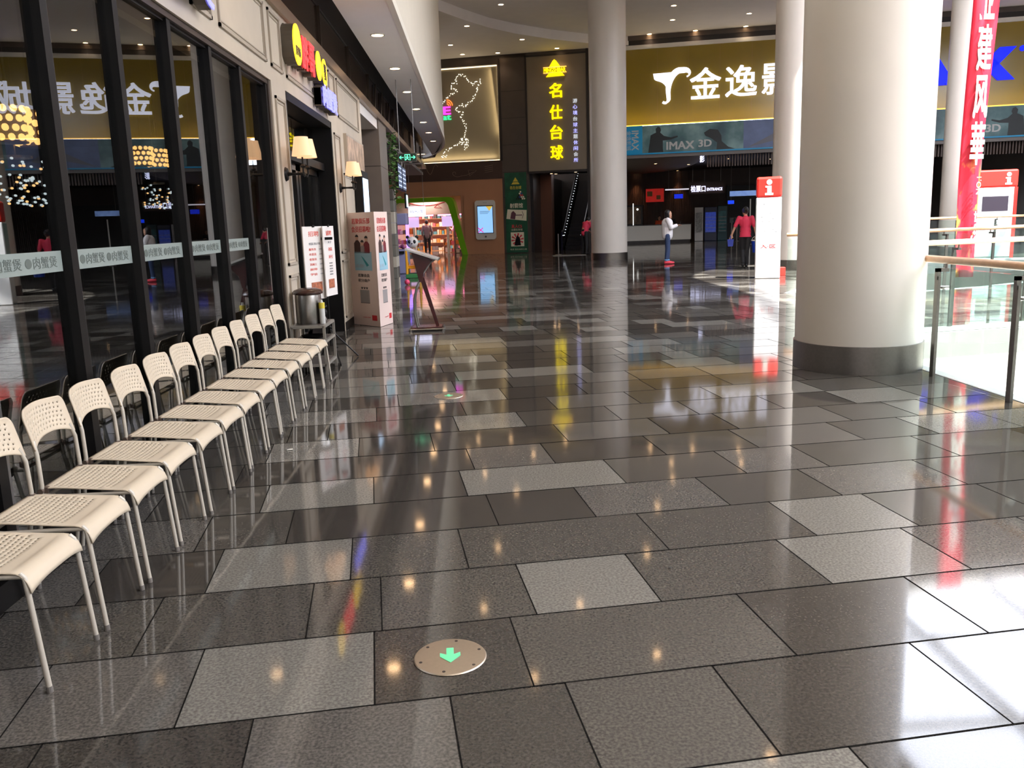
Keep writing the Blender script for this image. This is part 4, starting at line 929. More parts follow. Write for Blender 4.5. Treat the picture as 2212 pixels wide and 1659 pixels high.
for bi, s0 in enumerate((-3.3, 5.4, 13.65)):
    s1 = min(s0+8.7 if bi == 0 else (13.6 if bi == 1 else SE), SE); c0 = B(s0, 0, 4.9)
    t = thing('film_banner', ['left film banner with the cyan end block, a standing figure and IMAX 3D lettering', 'middle film banner mostly hidden behind the columns, ending with a dark figure and 3D', 'right end of the film banners'][bi], 'banner', c0)
    m = MB(c0); wb(m, s0, s1, -.09, -.05, 4.3, 5.52); m.build('print', M_teal, t)
    m = MB(c0); wb(m, s0, s1, -.1, -.04, 4.27, 4.33); m.build('edge', M_cy, t)
    if bi != 1:
        m = MB(c0); wb(m, s0+.005, s0+.74, -.1, -.04, 4.28, 5.53); m.build('end_block', M_cy, t)
        text_mesh('vertical_letters', 'IMAX', (.85, .3), B(s0+.42, -.1, 4.9), V(0, 0, -1), BD, M_gp, .006, .02, t, c0)
        text_mesh('vertical_letters', '金逸影城', (.85, .2), B(s0+.14, -.1, 4.9), V(0, 0, -1), BD, M_gp, .006, .01, t, c0)
        fx = s0+1.45; z0 = 4.34; mir = 1
    else: fx = s1-.95; mir = -1; z0 = 4.34
    fig = [(-.45, 0), (-.38, .45), (-.34, .75), (-.2, .82), (-.1, .86), (-.12, 1.02), (-.02, 1.12), (.08, 1.08), (.12, .95), (.08, .86), (.14, .8), (.25, .7), (.55, .62), (.85, .68), (.86, .62), (.55, .52), (.2, .5), (.2, .2), (.22, 0)]
    m = MB(c0); pp = [B(fx+mir*a, -.095, z0+b) for a, b in fig]; m.prism(pp if mir > 0 else pp[::-1], -BN*.004); m.build('standing_figure', M_sil, t)
    if bi == 0:
        bt('letters', 'IMAX', (1.2, .33), s0+2.42, 4.6, M_gp, -.092, .008, .03, t, c0); bt('letters', '3D', (.55, .3), s0+3.5, 4.64, M_gp, -.092, .008, .03, t, c0)
        m = MB(c0); lump = [(0, 0), (.02, .3), (-.25, .5), (-.5, .62), (-.55, .75), (-.3, .9), (.05, .85), (.2, .6), (.22, .35), (.5, .1), (.8, 0)]
        m.prism([B(s0+4.0+a, -.095, 4.34+b) for a, b in lump], -BN*.004); m.build('dark_hump', M_sil, t)
        m = MB(c0); wb(m, s0+5.15, s0+8.7, -.096, -.06, 4.33, 5.5); m.build('lilac_part', M_lil, t)
        m = MB(c0); m.prism([B(s0+5.3, -.1, 4.36), B(s0+6.1, -.1, 4.75), B(s0+6.7, -.1, 5.05), B(s0+7.3, -.1, 5.0), B(s0+7.8, -.1, 4.6), B(s0+7, -.1, 4.45), B(s0+6.5, -.1, 4.62)], -BN*.004); m.build('pale_hill', mat('print_grey', lin(110, 112, 124), .5), t)
    elif bi == 1:
        bt('letters', '3D', (.55, .3), s1-1.72, 4.66, M_gp, -.092, .008, .03, t, c0); bt('letters', 'IMAX', (1.25, .33), s1-2.9, 4.6, M_gp, -.092, .008, .03, t, c0)
m = MB(); wb(m, -4.6, SE, -.03, .3, 4.12, 4.3); struct(m.build('trim_17', mat('grey_lintel', lin(120, 112, 106), .5)), 'grey lintel above the ticket hall')
# ---- ticket hall
M_hallc = mat('hall_ceiling_dark', lin(66, 58, 53), .5); M_hallb = mat('hall_ceiling_beige', lin(170, 160, 146), .5)
m = MB(); m.prism([B(a, b, 4.12) for a, b in ((-4.6, 0), (.15, 0), (.2, 1.5), (.0, 4), (-.35, 7), (-.9, 10), (-1.9, 12.5), (-3.2, 14), (-4.6, 14))], (0, 0, .1)); struct(m.build('ceiling', M_hallb), 'curved beige part of the ticket hall ceiling')
m = MB(); wb(m, -4.6, 16.5, 0.3, 16, 4.24, 4.4); struct(m.build('ceiling', M_hallc), 'dark ceiling of the ticket hall')
M_slat = mat('brown_slats', lin(74, 50, 36), .45, noise=.2, nscale=3)
m = MB(); wb(m, -5.2, 18, 15, 15.2, 0, 4.3); wb(m, -4.8, -4.6, .3, 15, 0, 4.3); wb(m, 16.3, 16.5, .3, 15, 0, 4.3)
struct(m.build('wall_hall', M_brown), 'brown back walls of the ticket hall')
m = MB()
for i in range(150):
    s = -4.5+.1*i
    if not (1.2 < s < 6 ): wb(m, s, s+.05, 14.92, 15, 0, 4.2)
struct(m.build('trim_18', M_slat), 'vertical timber slats on the back wall of the hall')
m = MB()
for i in range(110): s = .3+.12*i; wb(m, s, s+.06, .3, .5, 3.62 if i < 20 else 3.62, 4.12)
struct(m.build('trim_19', M_slat), 'row of short hanging slats above the hall entrance')
m = MB(); wb(m, 1.6, 6.5, 14.8, 14.95, 0, 3.2); struct(m.build('door_3', mat('hall_opening_black', lin(12, 10, 10), .5)), 'black doorway at the back of the hall')
t = thing('ticket_counter', 'long grey white ticket counter with a dark plinth', 'counter', B(-2, 10, 0)); off = B(-2, 10, 0)
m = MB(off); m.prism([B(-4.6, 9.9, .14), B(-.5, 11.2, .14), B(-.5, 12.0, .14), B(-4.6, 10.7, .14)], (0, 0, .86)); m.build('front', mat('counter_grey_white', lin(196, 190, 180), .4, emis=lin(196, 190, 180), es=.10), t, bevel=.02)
m = MB(off); m.prism([B(-4.6, 10.0, 0), B(-.55, 11.28, 0), B(-.55, 11.9, 0), B(-4.6, 10.6, 0)], (0, 0, .14)); m.build('plinth', M_dark, t)
m = MB(off); m.prism([B(-4.6, 9.86, 1.0), B(-.46, 11.17, 1.0), B(-.46, 12.05, 1.0), B(-4.6, 10.75, 1.0)], (0, 0, .04)); m.build('worktop', M_stone2, t)
t = thing('red_picture', 'square red menu picture on the slatted wall behind the counter', 'picture', B(-2.8, 14.7, 2.9)); m = MB(B(-2.8, 14.7, 2.9)); wb(m, -3.3, -2.2, 14.82, 14.9, 2.4, 3.2); m.build('panel', mat('red_menu', lin(196, 40, 34), .4, noise=.3, nscale=3, emis=lin(196, 40, 34), es=.4), t)
m = MB(B(-2.8, 14.7, 2.9)); wb(m, -3.22, -2.9, 14.8, 14.82, 2.75, 3.05); wb(m, -2.65, -2.4, 14.8, 14.82, 2.55, 2.8); m.build('food_photos', mat('menu_cream', lin(230, 190, 130), .5), t)
M_wb = glow('white_blue_led', (.7, .72, 1), 2.2)
t = thing('entrance_sign', 'glowing white entrance lettering above the ticket gates', 'sign', B(.3, 9, 2.8)); off = B(.3, 9, 2.8)
bt('letters', '检票口', (.78, .34), -.1, 2.93, M_wb, 9, .04, .02, t, off); bt('letters', 'ENTRANCE', (.82, .15), .78, 2.88, M_wb, 9, .04, .02, t, off)
m = MB(off); wb(m, -.6, 1.3, 9.0, 9.1, 2.65, 3.3); m.build('board', M_brown, t); 
for s in (-.4, 1.1): m = MB(off); m.cone(B(s, 9.05, 3.3), B(s, 9.05, 4.25), .015, n=6); m.build('rod', M_dsteel, t)
t = thing('led_character', 'small tilted glowing white character under the hall lintel', 'sign', B(.1, .35, 3.8)); bt('character', '影', (.2, .28), .08, 3.98, M_wb, .35, .02, .02, t, B(.1, .35, 3.8)); m = MB(B(.1, .35, 3.8)); m.cone(B(.08, .36, 4.1), B(.08, .36, 4.3), .01, n=6); m.build('stem', M_dsteel, t)
for k, (s, o, z, wd, lb) in enumerate(((-.75, 10.5, 2.95, 2.4, 'long white light bar above the counter end'),)):
    t = thing('light_bar', lb, 'light', B(s, o, z)); m = MB(B(s, o, z)); wb(m, s-wd/2, s+wd/2, o, o+.08, z, z+.07); m.build('tube', glow('bar_white', (.8, .75, .85), .9), t)
    m = MB(B(s, o, z)); 
    for q in (-1, 1): m.cone(B(s+q, o+.04, z+.07), B(s+q, o+.04, 4.12), .01, n=6)
    m.build('rod', M_dsteel, t)
def screen(s, o, z0, z1, wd, lbl, col, st, cat='screen', n='lit_screen'):
    c = B(s, o, z0); t = thing(n, lbl, cat, c); m = MB(c); wb(m, s-wd/2, s+wd/2, o, o+.06, z0, z1); m.build('casing', M_doorf, t)
    m = MB(c); wb(m, s-wd/2+.03, s+wd/2-.03, o-.01, o, z0+.03, z1-.03); m.build('display', mat('disp_'+lbl[:12], col, .4, 0, col, st, .5, 4), t); 
    m = MB(c); m.cone(B(s, o+.03, z1), B(s, o+.03, 4.24), .012, n=6) if z0 > 1.5 else wb(m, s-.1, s+.1, o+.0, o+.1, 0, z0); m.build('mount', M_dsteel, t)
screen(-1.2, 10.7, 2.45, 2.75, .55, 'small deep blue screen hanging over the counter end', lin(20, 40, 190), 1.2)
screen(2.6, 8.6, 2.42, 2.75, 2.1, 'wide lit picture strip above the dark doorway', lin(120, 150, 210), .8)
screen(1.75, 11.6, 2.05, 2.3, .4, 'small blue screen near the gates', lin(20, 60, 240), 1.5)
def vend(s, o, wd, h, lbl, c1, c2):
    c = B(s, o, 0); t = thing('vending_machine', lbl, 'machine', c); m = MB(c); wb(m, s-wd/2, s+wd/2, o, o+.6, 0, h); m.build('cabinet', c1, t, bevel=.02)
    m = MB(c); wb(m, s-wd/2+.06, s+wd/2-.06, o-.012, o, .5, h-.3); m.build('window', c2, t)
    m = MB(c)
    for k in range(5): wb(m, s-wd/2+.06, s+wd/2-.06, o-.02, o-.012, .55+.2*k, .57+.2*k)
    m.build('shelf_lines', M_alu, t)
M_bc = mat('machine_dark_blue', lin(24, 36, 70), .4); M_tc = mat('machine_teal', lin(14, 78, 84), .4)
vend(-.05, 11.6, .5, 1.95, 'narrow pale vending cabinet at the end of the counter', M_alu, mat('pale_goods', lin(150, 150, 146), .5, noise=.4, nscale=12))
vend(.62, 11.9, .72, 1.95, 'dark blue drinks cabinet with a lit top', M_bc, mat('drinks_blue', lin(40, 70, 130), .4, noise=.5, nscale=10, emis=lin(40, 60, 160), es=.5))
vend(1.3, 12.2, .55, 2.0, 'teal cabinet right of the drinks cabinet', M_tc, mat('teal_goods', lin(30, 110, 120), .4, noise=.3, nscale=5))
for k, (s, o) in enumerate(((1.75, 9.4), (2.05, 9.7), (2.35, 10.0))):
    t = thing('ticket_gate', ['left', 'middle', 'right'][k]+' steel ticket gate post with slanted top', 'gate', B(s, o, 0), 0, 'ticket gates'); off = B(s, o, 0); m = MB(off)
    for q in (0, .7): m.cone(B(s, o+q, 0), B(s, o+q, 1.0), .022, n=8)
    m.tube([B(s, o, 1.0), B(s, o+.7, 1.0)], .022, 8); m.cone(B(s, o, 0), B(s, o, .02), .1, n=12); m.build('frame', M_steel, t)
    m = MB(off); wb(m, s-.1, s+.1, o+.2, o+.5, 1.02, 1.3); m.build('reader', M_doorf, t)
t = thing('white_pole', 'thin bright upright pole left of the cleaner', 'pole', B(2.42, 4.0, 0)); m = MB(B(2.42, 4.0, 0)); m.cone(B(2.42, 4.0, 0), B(2.42, 4.0, 2.2), .03, n=10); m.build('tube', M_white, t); m = MB(B(2.42, 4, 0)); m.cone(B(2.42, 4.0, 0), B(2.42, 4.0, .03), .16, n=16); m.build('foot', M_dsteel, t)
for k, s in enumerate((-3.9, -1.35)):
    ld = bpy.data.lights.new('hall_wash', 'SPOT'); lo = bpy.data.objects.new('hall_wash', ld); COL.objects.link(lo); ld.energy = 160; ld.color = (1, .55, .3); ld.spot_size = 1.0; ld.spot_blend = .6; ld.shadow_soft_size = .05
    lo.location = B(s, 14.6, 4.1)
    downlight(*B(s, 14.6, 4.24), .06, ['left', 'right'][k]+' wall washing downlight at the back of the ticket hall', 'hall downlights')
for k, (s, o) in enumerate(((-2.2, 4.5), (-.6, 6.5), (1.4, 5.2), (3.5, 7))): downlight(*B(s, o, 4.12 if s < -.3 else 4.24), .07, ['first', 'second', 'third', 'fourth'][k]+' hall downlight from the left', 'hall downlights', 110)
# stacked things at the counter's left end
t = thing('display_stand', 'dark glass display cabinet behind the left end of the counter', 'cabinet', B(-3.9, 11.6, 0)); off = B(-3.9, 11.6, 0)
m = MB(off); wb(m, -4.5, -3.3, 11.6, 12.2, 0, 2.2); m.build('cabinet', M_doorf, t); m = MB(off); wb(m, -4.42, -3.9, 11.57, 11.6, 1.1, 2.1); wb(m, -3.8, -3.4, 11.57, 11.6, 1.1, 2.1); m.build('window', mat('cabinet_goods', lin(90, 70, 50), .4, noise=.6, nscale=6), t)
m = MB(off); m.cone(B(-3.85, 11.5, 1.0), B(-3.85, 11.5, 2.3), .02, n=8); m.ball(B(-3.6, 11.55, 1.95), .06, 8, 6); m.build('pole_lamp', glow('white_bulb', (1, 1, .95), 2.0), t)
# ================================================================== CEILING LIGHTS (upper and lower ceilings)
lowl = [(-.79, 38.84), (-.31, 41.0), (1.29, 40.85), (2.25, 38.07), (3.92, 40.14), (-.05, 35.3)]
for i, (x, y) in enumerate(lowl): downlight(x, y, 9.02, .10, '%s downlight of the lower ceiling before the far wall' % words[i], 'downlights of the lower ceiling', 40 if i in (0, 1, 2, 4) else 20)
upl = [(1.24, 33.7), (7.88, 34.5), (8.38, 36.9), (11.3, 36.1), (7.95, 39.55), (9.87, 39.05), (11.9, 38.45), (13.9, 37.9), (5.9, 36.2), (2.56, 23.0), (4.16, 19.8), (5.2, 26.5), (.3, 27.5), (1.0, 19.0), (5.6, 15.5), (2.2, 14.4), (4.6, 10.3), (1.2, 9.6), (-.2, 23), (6.5, 31)]
wd2 = ['%s row, %s light' % (a, b) for a in ('first', 'second', 'third', 'fourth') for b in ('first', 'second', 'third', 'fourth', 'fifth')]
for i, (x, y) in enumerate(upl): downlight(x, y, CZ, .10, 'downlight of the high ceiling, %s' % wd2[i], 'downlights of the high ceiling', 30 if y > 18 else 14)
for i, (x, y) in enumerate(((-2.2, 42.2), (-1.4, 42.6))): pass
# ================================================================== CHAIRS
M_seat = mat('cream_plastic', lin(203, 188, 165), .42, noise=.02, nscale=10)
M_leg = mat('beige_coated_steel', lin(186, 178, 164), .38, .1)
M_foot = mat('grey_foot', lin(110, 104, 98), .6)
def make_chair():
    t = thing('stacking_chair', 'c', 'chair', (0, 0, 0), 0, 'white chairs in a row along the shop window')
    # seat sheet
    nu, nv = 38, 35; vs_ = []; fs = []
    def S(u, v):     # u 0 rear .. 1 front, v -1..1
        x = -.175+.40*u; z = .437+.012*math.cos(u*3.0)-.010*(1-v*v)*math.sin(math.pi*u)
        wy = .188-.012*(1-u)
        if u > .84:
            q = (u-.84)/.16; ang = q*1.45; x = -.175+.40*.84+.062*math.sin(ang); z = .437+.012*math.cos(.84*3)-.062*(1-math.cos(ang)) - q*q*.018*(abs(v)**3)
        return V(x, v*wy, z)
    for i in range(nu+1):
        for j in range(nv+1): vs_.append(S((i+(.16 if i % 2 == 1 else 0))/nu if i < nu else 1, -1+2*j/nv))
    for i in range(nu):
        for j in range(nv):
            hl = 3 <= i <= nu-12 and 2 <= j <= nv-3 and i % 2 == 1 and (j+((i//2) % 2)) % 2 == 0
            if hl and i > nu-17 and (j < 8 or j > nv-9): hl = hl and j > 3 and j < nv-4
            if hl: continue
            a = i*(nv+1)+j; fs.append((a, a+nv+1, a+nv+2, a+1))
    m = MB(); m.add(vs_, fs); o = m.build('seat', M_seat, t, smooth=True)
    o.modifiers.new('thick', 'SOLIDIFY').thickness = .0045
    # backrest
    nu, nv = 23, 42; vs_ = []; fs = []
    def K(u, v):     # u 0 bottom..1 top
        top = .792-.006*v*v; bot = .612+.036*(1-abs(v)**2.4)
        zq = z_ = bot+(top-bot)*u; w_ = .187 if zq < .742 else .187-.05+math.sqrt(max(0, .05**2-(zq-.742)**2))
        z = bot+(top-bot)*u; x = -.178-.042*u-.028*(1-v*v)-.0*u
        return V(x, v*w_, z)
    for i in range(nu+1):
        for j in range(nv+1): vs_.append(K(i/nu, -1+2*j/nv))
    for i in range(nu):
        for j in range(nv):
            hl = 3 <= i <= nu-4 and 3 <= j <= nv-4 and (i-3) % 3 == 0 and j % 3 == ((i-3)//3) % 2
            if hl: continue
            a = i*(nv+1)+j; fs.append((a, a+nv+1, a+nv+2, a+1))
    m = MB(); m.add(vs_, fs); o = m.build('backrest', M_seat, t, smooth=True)
    o.modifiers.new('thick', 'SOLIDIFY').thickness = .007
    for sg in (-1, 1):
        m = MB(); m.tube([(.232, sg*.183, .012), (.205, sg*.180, .36), (.200, sg*.178, .405), (.185, sg*.177, .42)], .0095, 12); lf = m.build('leg', M_leg, t, smooth=True)
        m = MB(); m.tube([(-.240, sg*.186, .012), (-.180, sg*.184, .40)], .0095, 12); lr = m.build('leg', M_leg, t, smooth=True)
        for x in (.232, -.240):
            m = MB(); m.cone((x, sg*(.183 if x > 0 else .186), 0), (x*.998, sg*(.183 if x > 0 else .186), .022), .0108, n=12); f = m.build('rubber_foot', M_foot, lf if x > 0 else lr)
        m = MB(); m.tube([(-.180, sg*.184, .40), (-.170, sg*.183, .46), (-.174, sg*.180, .59), (-.184, sg*.172, .63), (-.19, sg*.165, .65)], .0095, 12); m.build('back_upright', M_leg, t, smooth=True)
        m = MB(); m.tube([(.19, sg*.178, .412), (-.10, sg*.180, .408), (-.176, sg*.183, .418)], .009, 10); m.build('side_rail', M_leg, t, smooth=True)
        m = MB(); m.box(-.176, -.150, sg*.168-.012, sg*.168+.012, .425, .45); m.cone((-.172, sg*.184, .438), (-.172, sg*.2, .438), .012, n=10); m.build('bracket', mat('bronze_bracket', lin(110, 94, 84), .4, .4), t)
    MB().tube([(-.16, -.18, .41), (-.16, .18, .41)], .008, 8).build('cross_bar', M_leg, t)
    return t
ch = make_chair()
cy = [2.868+.4435*i for i in range(13)]
cl = ['nearest of the row, cut off by the left edge', 'second from the near end, back partly out of frame', 'third from the near end of the row', 'fourth from the near end of the row', 'fifth from the near end of the row', 'sixth from the near end of the row', 'middle of the row, seventh from either end',
      'sixth from the far end of the row', 'fifth from the far end of the row', 'fourth from the far end of the row', 'third from the far end of the row', 'second from the far end of the row', 'last at the far end beside the boiler trolley']
rnd = random.Random(5)
for i, y in enumerate(cy):
    c = ch if i == 0 else dup(ch)
    c.location = (-1.722+rnd.uniform(-.006, .006), y, 0); c.rotation_euler = (0, 0, rnd.uniform(-.018, .018)); c['label'] = 'cream perforated chair, '+cl[i]

# ================================================================== TROLLEY, BOILER, MENU STAND
X0, X1, Y0_, Y1_ = -1.93, -1.60, 8.80, 9.38
t = thing('serving_trolley', 'light metal frame trolley with two shelves between the last chair and the doorway', 'trolley', (-1.77, 9.1, 0)); off = (-1.77, 9.1, 0)
m = MB(off)
for x in (X0, X1):
    for y in (Y0_, Y1_): m.box(x-.013, x+.013, y-.013, y+.013, 0, .50)
for z in (.10, .34, .50):
    for x in (X0, X1): m.box(x-.013, x+.013, Y0_, Y1_, z-.013, z+.013)
    for y in (Y0_, Y1_): m.box(X0, X1, y-.013, y+.013, z-.013, z+.013)
m.build('frame', mat('trolley_metal', lin(150, 144, 134), .4, .3), t)
for z in (.10, .34, .50): MB(off).box(X0, X1, Y0_, Y1_, z, z+.012).build('shelf', mat('trolley_shelf', lin(84, 76, 70), .4), t)
t = thing('water_boiler', 'round brushed steel boiler with a dark brown domed lid on the trolley', 'boiler', (-1.79, 9.06, .513))
MB().lathe((0, 0, 0), [(.132, 0), (.135, .01), (.135, .30), (.130, .31)], 40).build('drum', M_steel, t, smooth=True)
MB().lathe((0, 0, .31), [(.155, 0), (.158, .015), (.14, .04), (.09, .058), (.02, .064)], 40).build('lid', mat('boiler_lid', lin(58, 34, 26), .22), t, smooth=True)
MB().tube([(.13, -.03, .06), (.17, -.03, .06), (.178, -.03, .03)], .01, 8).build('tap', M_dsteel, t)
t = thing('bottle', 'white bottle with a yellow label beside the boiler', 'bottle', (-1.64, 8.98, .513))
MB().lathe((0, 0, 0), [(.028, 0), (.03, .01), (.03, .2), (.012, .235), (.012, .25)], 20).build('body', mat('bottle_white', lin(206, 206, 200), .4), t, smooth=True)
MB().lathe((0, 0, .16), [(.0315, 0), (.0315, .06)], 20).build('label', mat('yellow_label', lin(226, 206, 70), .5), t)
t = thing('cable_bundle', 'small black bundle of cables behind the bottle', 'cable', (-1.66, 9.2, .513))
m = MB(); m.tube([(.03*math.cos(a*.7), .03*math.sin(a*.7), .02+.008*a) for a in range(24)], .006, 6); m.ball((0, 0, .1), .035, 8, 6); m.build('coil', M_black, t)
t = thing('tray', 'dark tray on the middle trolley shelf', 'tray', (-1.77, 9.1, .353)); MB().lathe((0, 0, 0), [(.10, 0), (.13, .03), (.127, .03), (.1, .006)], 28).build('dish', M_black, t, smooth=True)
# menu stand : two boards on one tripod
st = thing('tripod_stand', 'black tripod stand with long splayed legs holding two white boards', 'stand', (-1.74, 9.95, 0))
m = MB(); m.cone((0, 0, .3), (0, 0, 1.42), .011, n=10); m.build('pole', M_black, st)
for dx, dy in ((.20, -.62), (.30, .05), (-.16, .30)): m = MB(); m.tube([(0, 0, .34), (dx, dy, .008)], .009, 8); m.build('leg', M_black, st)
m = MB(); m.tube([(0, 0, .16), (.13, -.3, .16)], .005, 6); m.tube([(0, 0, .16), (.15, .02, .16)], .005, 6); m.tube([(0, 0, .14), (0, 0, .34)], .01, 8); m.build('brace', M_black, st)
m = MB(); m.box(-.12, .10, -.008, .008, 1.36, 1.39); m.ball((0, 0, .36), .022, 10, 8); m.build('crossbar', M_black, st)
M_bw_ = mat('board_white', lin(232, 226, 220), .45); M_rt = mat('red_ink', lin(220, 100, 84), .6); M_gt = mat('grey_ink', lin(130, 128, 128), .6)
def board(p, q, zb, zt, lbl, main):
    p, q = V(*p), V(*q); d = (q-p).normalized(); nn = V(d.y, -d.x); c = (p+q)/2; wd = (q-p).length
    t = thing('notice_board', lbl, 'board', (c.x, c.y, zb)); off = (c.x, c.y, zb)
    MB(off).prism([(*p, zb), (*q, zb), (*(q-nn*.012), zb), (*(p-nn*.012), zb)], (0, 0, zt-zb)).build('panel', M_bw_, t)
    pn = t.children[0] if t.children else t
    f = V(nn.x, nn.y, 0)*.001; C = V(c.x, c.y, 0)+f; R = V(d.x, d.y, 0); h = zt-zb
    def tx(s_, w_, hh, fx, fz, mm): text_mesh('print', s_, (wd*w_, h*hh), C+R*(wd*fx)+V(0, 0, zb+h*fz), R, (0, 0, 1), mm, .0012, .012, t, off)
    tx(main, .5, .07, 0, .90, M_rt)
    if main == '招聘':
        tx('传菜员 男女不限', .55, .035, .02, .765, M_gt)
        for k, s_ in enumerate(('服务员', '传菜员', '收银员', '洗碗工', '厨师', '学徒')): tx(s_, .34, .033, -.1, .69-.068*k, M_rt); tx('2名', .14, .022, .28, .69-.068*k, M_gt)
    else:
        tx('好', .35, .035, .05, .77, M_gt); tx('福', .35, .05, .05, .67, M_rt); tx('利', .35, .05, .05, .56, M_rt)
        for k in range(5): tx('包吃包住', .3, .02, .05, .47-.04*k, M_gt)
    m = MB(off); e = V(d.x, d.y, 0)*wd*.26; b0_ = C+V(0, 0, zb+h*.11)
    m.prism([b0_-e, b0_+e, b0_+e+V(0, 0, h*.13), b0_-e+V(0, 0, h*.13)], f*1.5); m.build('food_photo', mat('food_print', lin(170, 100, 70), .5, noise=.6, nscale=30), t)
    for q_ in (.5,): m = MB(off); g = V(p.x, p.y, 0)+R*(wd*q_)+V(0, 0, zt-.01); m.prism([g-R*.02-f*6, g+R*.02-f*6, g+R*.02+f*8, g-R*.02+f*8], (0, 0, .025)); m.build('clip', M_black, t)
board((-1.905, 9.62), (-1.745, 10.0), .70, 1.515, 'left white notice board with red recruiting text on the black tripod', '招聘')
board((-1.735, 9.9), (-1.665, 10.22), .72, 1.515, 'right narrower white notice board on the black tripod', '诚聘')

# ================================================================== TRIANGULAR STANDEE
A_, B_, C_ = V(-1.965, 13.40), V(-1.492, 12.86), V(-1.352, 13.37)
t = thing('cardboard_standee', 'three sided pink white advertising column standing on the floor', 'standee', (-1.6, 13.2, 0)); off = (-1.6, 13.2, 0)
M_pk = mat('standee_pink_white', lin(226, 204, 194), .5); M_rd = mat('standee_red', lin(206, 46, 52), .5); M_bk = mat('standee_black', lin(46, 42, 42), .6)
m = MB(off); m.prism([(*A_, 0.004), (*B_, 0.004), (*C_, 0.004)], (0, 0, 1.70)); m.build('body', M_pk, t)
def side(P, Q):
    d = (Q-P).normalized(); wd = (Q-P).length; c = (P+Q)/2; R = V(d.x, d.y, 0); nn = V(d.y, -d.x, 0); C0 = V(c.x, c.y, 0)+nn*.0012
    def tx(s_, w_, h_, z, mm, fx=0): text_mesh('print', s_, (wd*w_, h_), C0+R*wd*fx+V(0, 0, z), R, (0, 0, 1), mm, .0015, .012, t, off)
    tx('若聚俱乐部', .66, .085, 1.575, M_rd); tx('会员招募啦!', .70, .09, 1.455, M_rd)
    def rect(name, fx0, fx1, z0, z1, mm, e=0):
        m = MB(off); a = C0+R*wd*fx0+nn*e; b = C0+R*wd*fx1+nn*e
        m.prism([V(a.x, a.y, z0), V(b.x, b.y, z0), V(b.x, b.y, z1), V(a.x, a.y, z1)], nn*.0015); m.build(name, mm, t)
    rect('blue_picture', -.30, .33, .84, 1.12, mat('standee_blue', lin(150, 190, 206), .5))
    # three printed figures (heads and shoulders)
    for fx, zt, col, hw in ((-.17, 1.30, lin(70, 48, 44), .12), (.17, 1.28, lin(118, 34, 44), .11), (.02, 1.22, lin(150, 140, 140), .08)):
        m = MB(off); p = [(-hw, 1.10), (hw, 1.10), (hw*.95, 1.10+(zt-1.10)*.75), (.03, zt), (-.03, zt), (-hw*.95, 1.10+(zt-1.10)*.75)]
        m.prism([C0+R*wd*(fx+a)+V(0, 0, z)+nn*.0005 for a, z in p], nn*.001); m.build('printed_figure', mat('fig_%d' % int(zt*100), col, .6), t)
        m = MB(off); m.prism([C0+R*wd*(fx+.055*math.cos(k*.628))+V(0, 0, zt+.03+.04*math.sin(k*.628))+nn*.0014 for k in range(10)], nn*.0015); m.build('printed_head', mat('print_skin', lin(206, 164, 144), .6), t)
        m = MB(off); m.prism([C0+R*wd*(fx+.06*math.cos(k*.52))+V(0, 0, zt+.04+.038*math.sin(k*.52))+nn*.003 for k in range(0, 7)], nn*.001); m.build('printed_hair', M_bk, t)
    m = MB(off); m.prism([C0+R*wd*a+V(0, 0, z)+nn*.002 for a, z in ((-.05, 1.06), (.03, 1.03), (.22, .92), (.14, .90))], nn*.001); m.build('teal_brush', mat('teal_print', lin(50, 150, 160), .5), t)
    tx('会员日 双倍积分', .32, .05, .91, M_rd, -.12)
    tx('若聚会员', .42, .05, .765, M_bk); tx('积分商户', .42, .05, .69, M_bk)
    tx('♛♛♛', .26, .03, .575, M_bk); rect('grey_square', -.17, .17, .35, .545, mat('standee_grey', lin(150, 144, 142), .6)); rect('rule', -.17, .17, .345, .352, M_bk, .001)
    rect('red_logo', .22, .40, .09, .17, M_rd); tx('ruoju.club', .28, .018, .13, M_rd, .02)
side(A_, B_); side(B_, C_)

# ================================================================== LECTERN
t = thing('lectern', 'slim lectern with slanted top, dark red post and curved steel pole on the walkway', 'lectern', (-.76, 12.35, 0))
M_mah = mat('dark_red_wood', lin(70, 26, 24), .25, noise=.15, nscale=10)
MB().box(-.22, .22, -.17, .17, .025, .055).build('base', M_mah, t, bevel=.006)
m = MB(); 
for y in (-.18, .18): m.tube([(-.25, y, .022), (.25, y, .022)], .016, 10)
for x in (-.23, .23):
    for y in (-.18, .18): m.cone((x, y, 0), (x, y, .03), .022, n=10)
m.tube([(-.24, -.18, .03), (-.24, .18, .03)], .012, 8); m.tube([(.24, -.18, .03), (.24, .18, .03)], .012, 8); m.build('base_tubes', M_steel, t, smooth=True)
m = MB(); m.prism([(.13, -.03, .05), (.175, -.03, .05), (-.02, -.03, .78), (-.09, -.03, .80)], (0, .06, 0)); m.build('post', M_mah, t)
m = MB(); m.prism([(-.16, -.2, 1.11), (.13, -.2, 1.0), (.0, -.2, .86), (-.03, -.2, .70), (-.07, -.2, .70)], (0, .4, 0)); m.build('shelf_box', M_mah, t)
for y in (-.12, .12):
    m = MB(); m.tube([(-.13, y, .05), (-.165, y, .25), (-.16, y, .45), (-.12, y, .62), (-.03, y, .80), (.08, y, .95), (.15, y, 1.0)], .014, 10); m.build('curved_pole', M_steel, t, smooth=True)
m = MB(); m.prism([(-.25, -.26, 1.15), (.20, -.26, .995), (.215, -.26, 1.02), (-.24, -.26, 1.175)], (0, .52, 0)); m.build('reading_top', mat('clear_acrylic', lin(196, 196, 192), .15), t, bevel=.004)
m = MB(); m.tube([(.21, -.25, 1.005), (.21, .25, 1.005)], .016, 10); m.build('edge_bar', M_steel, t, smooth=True)

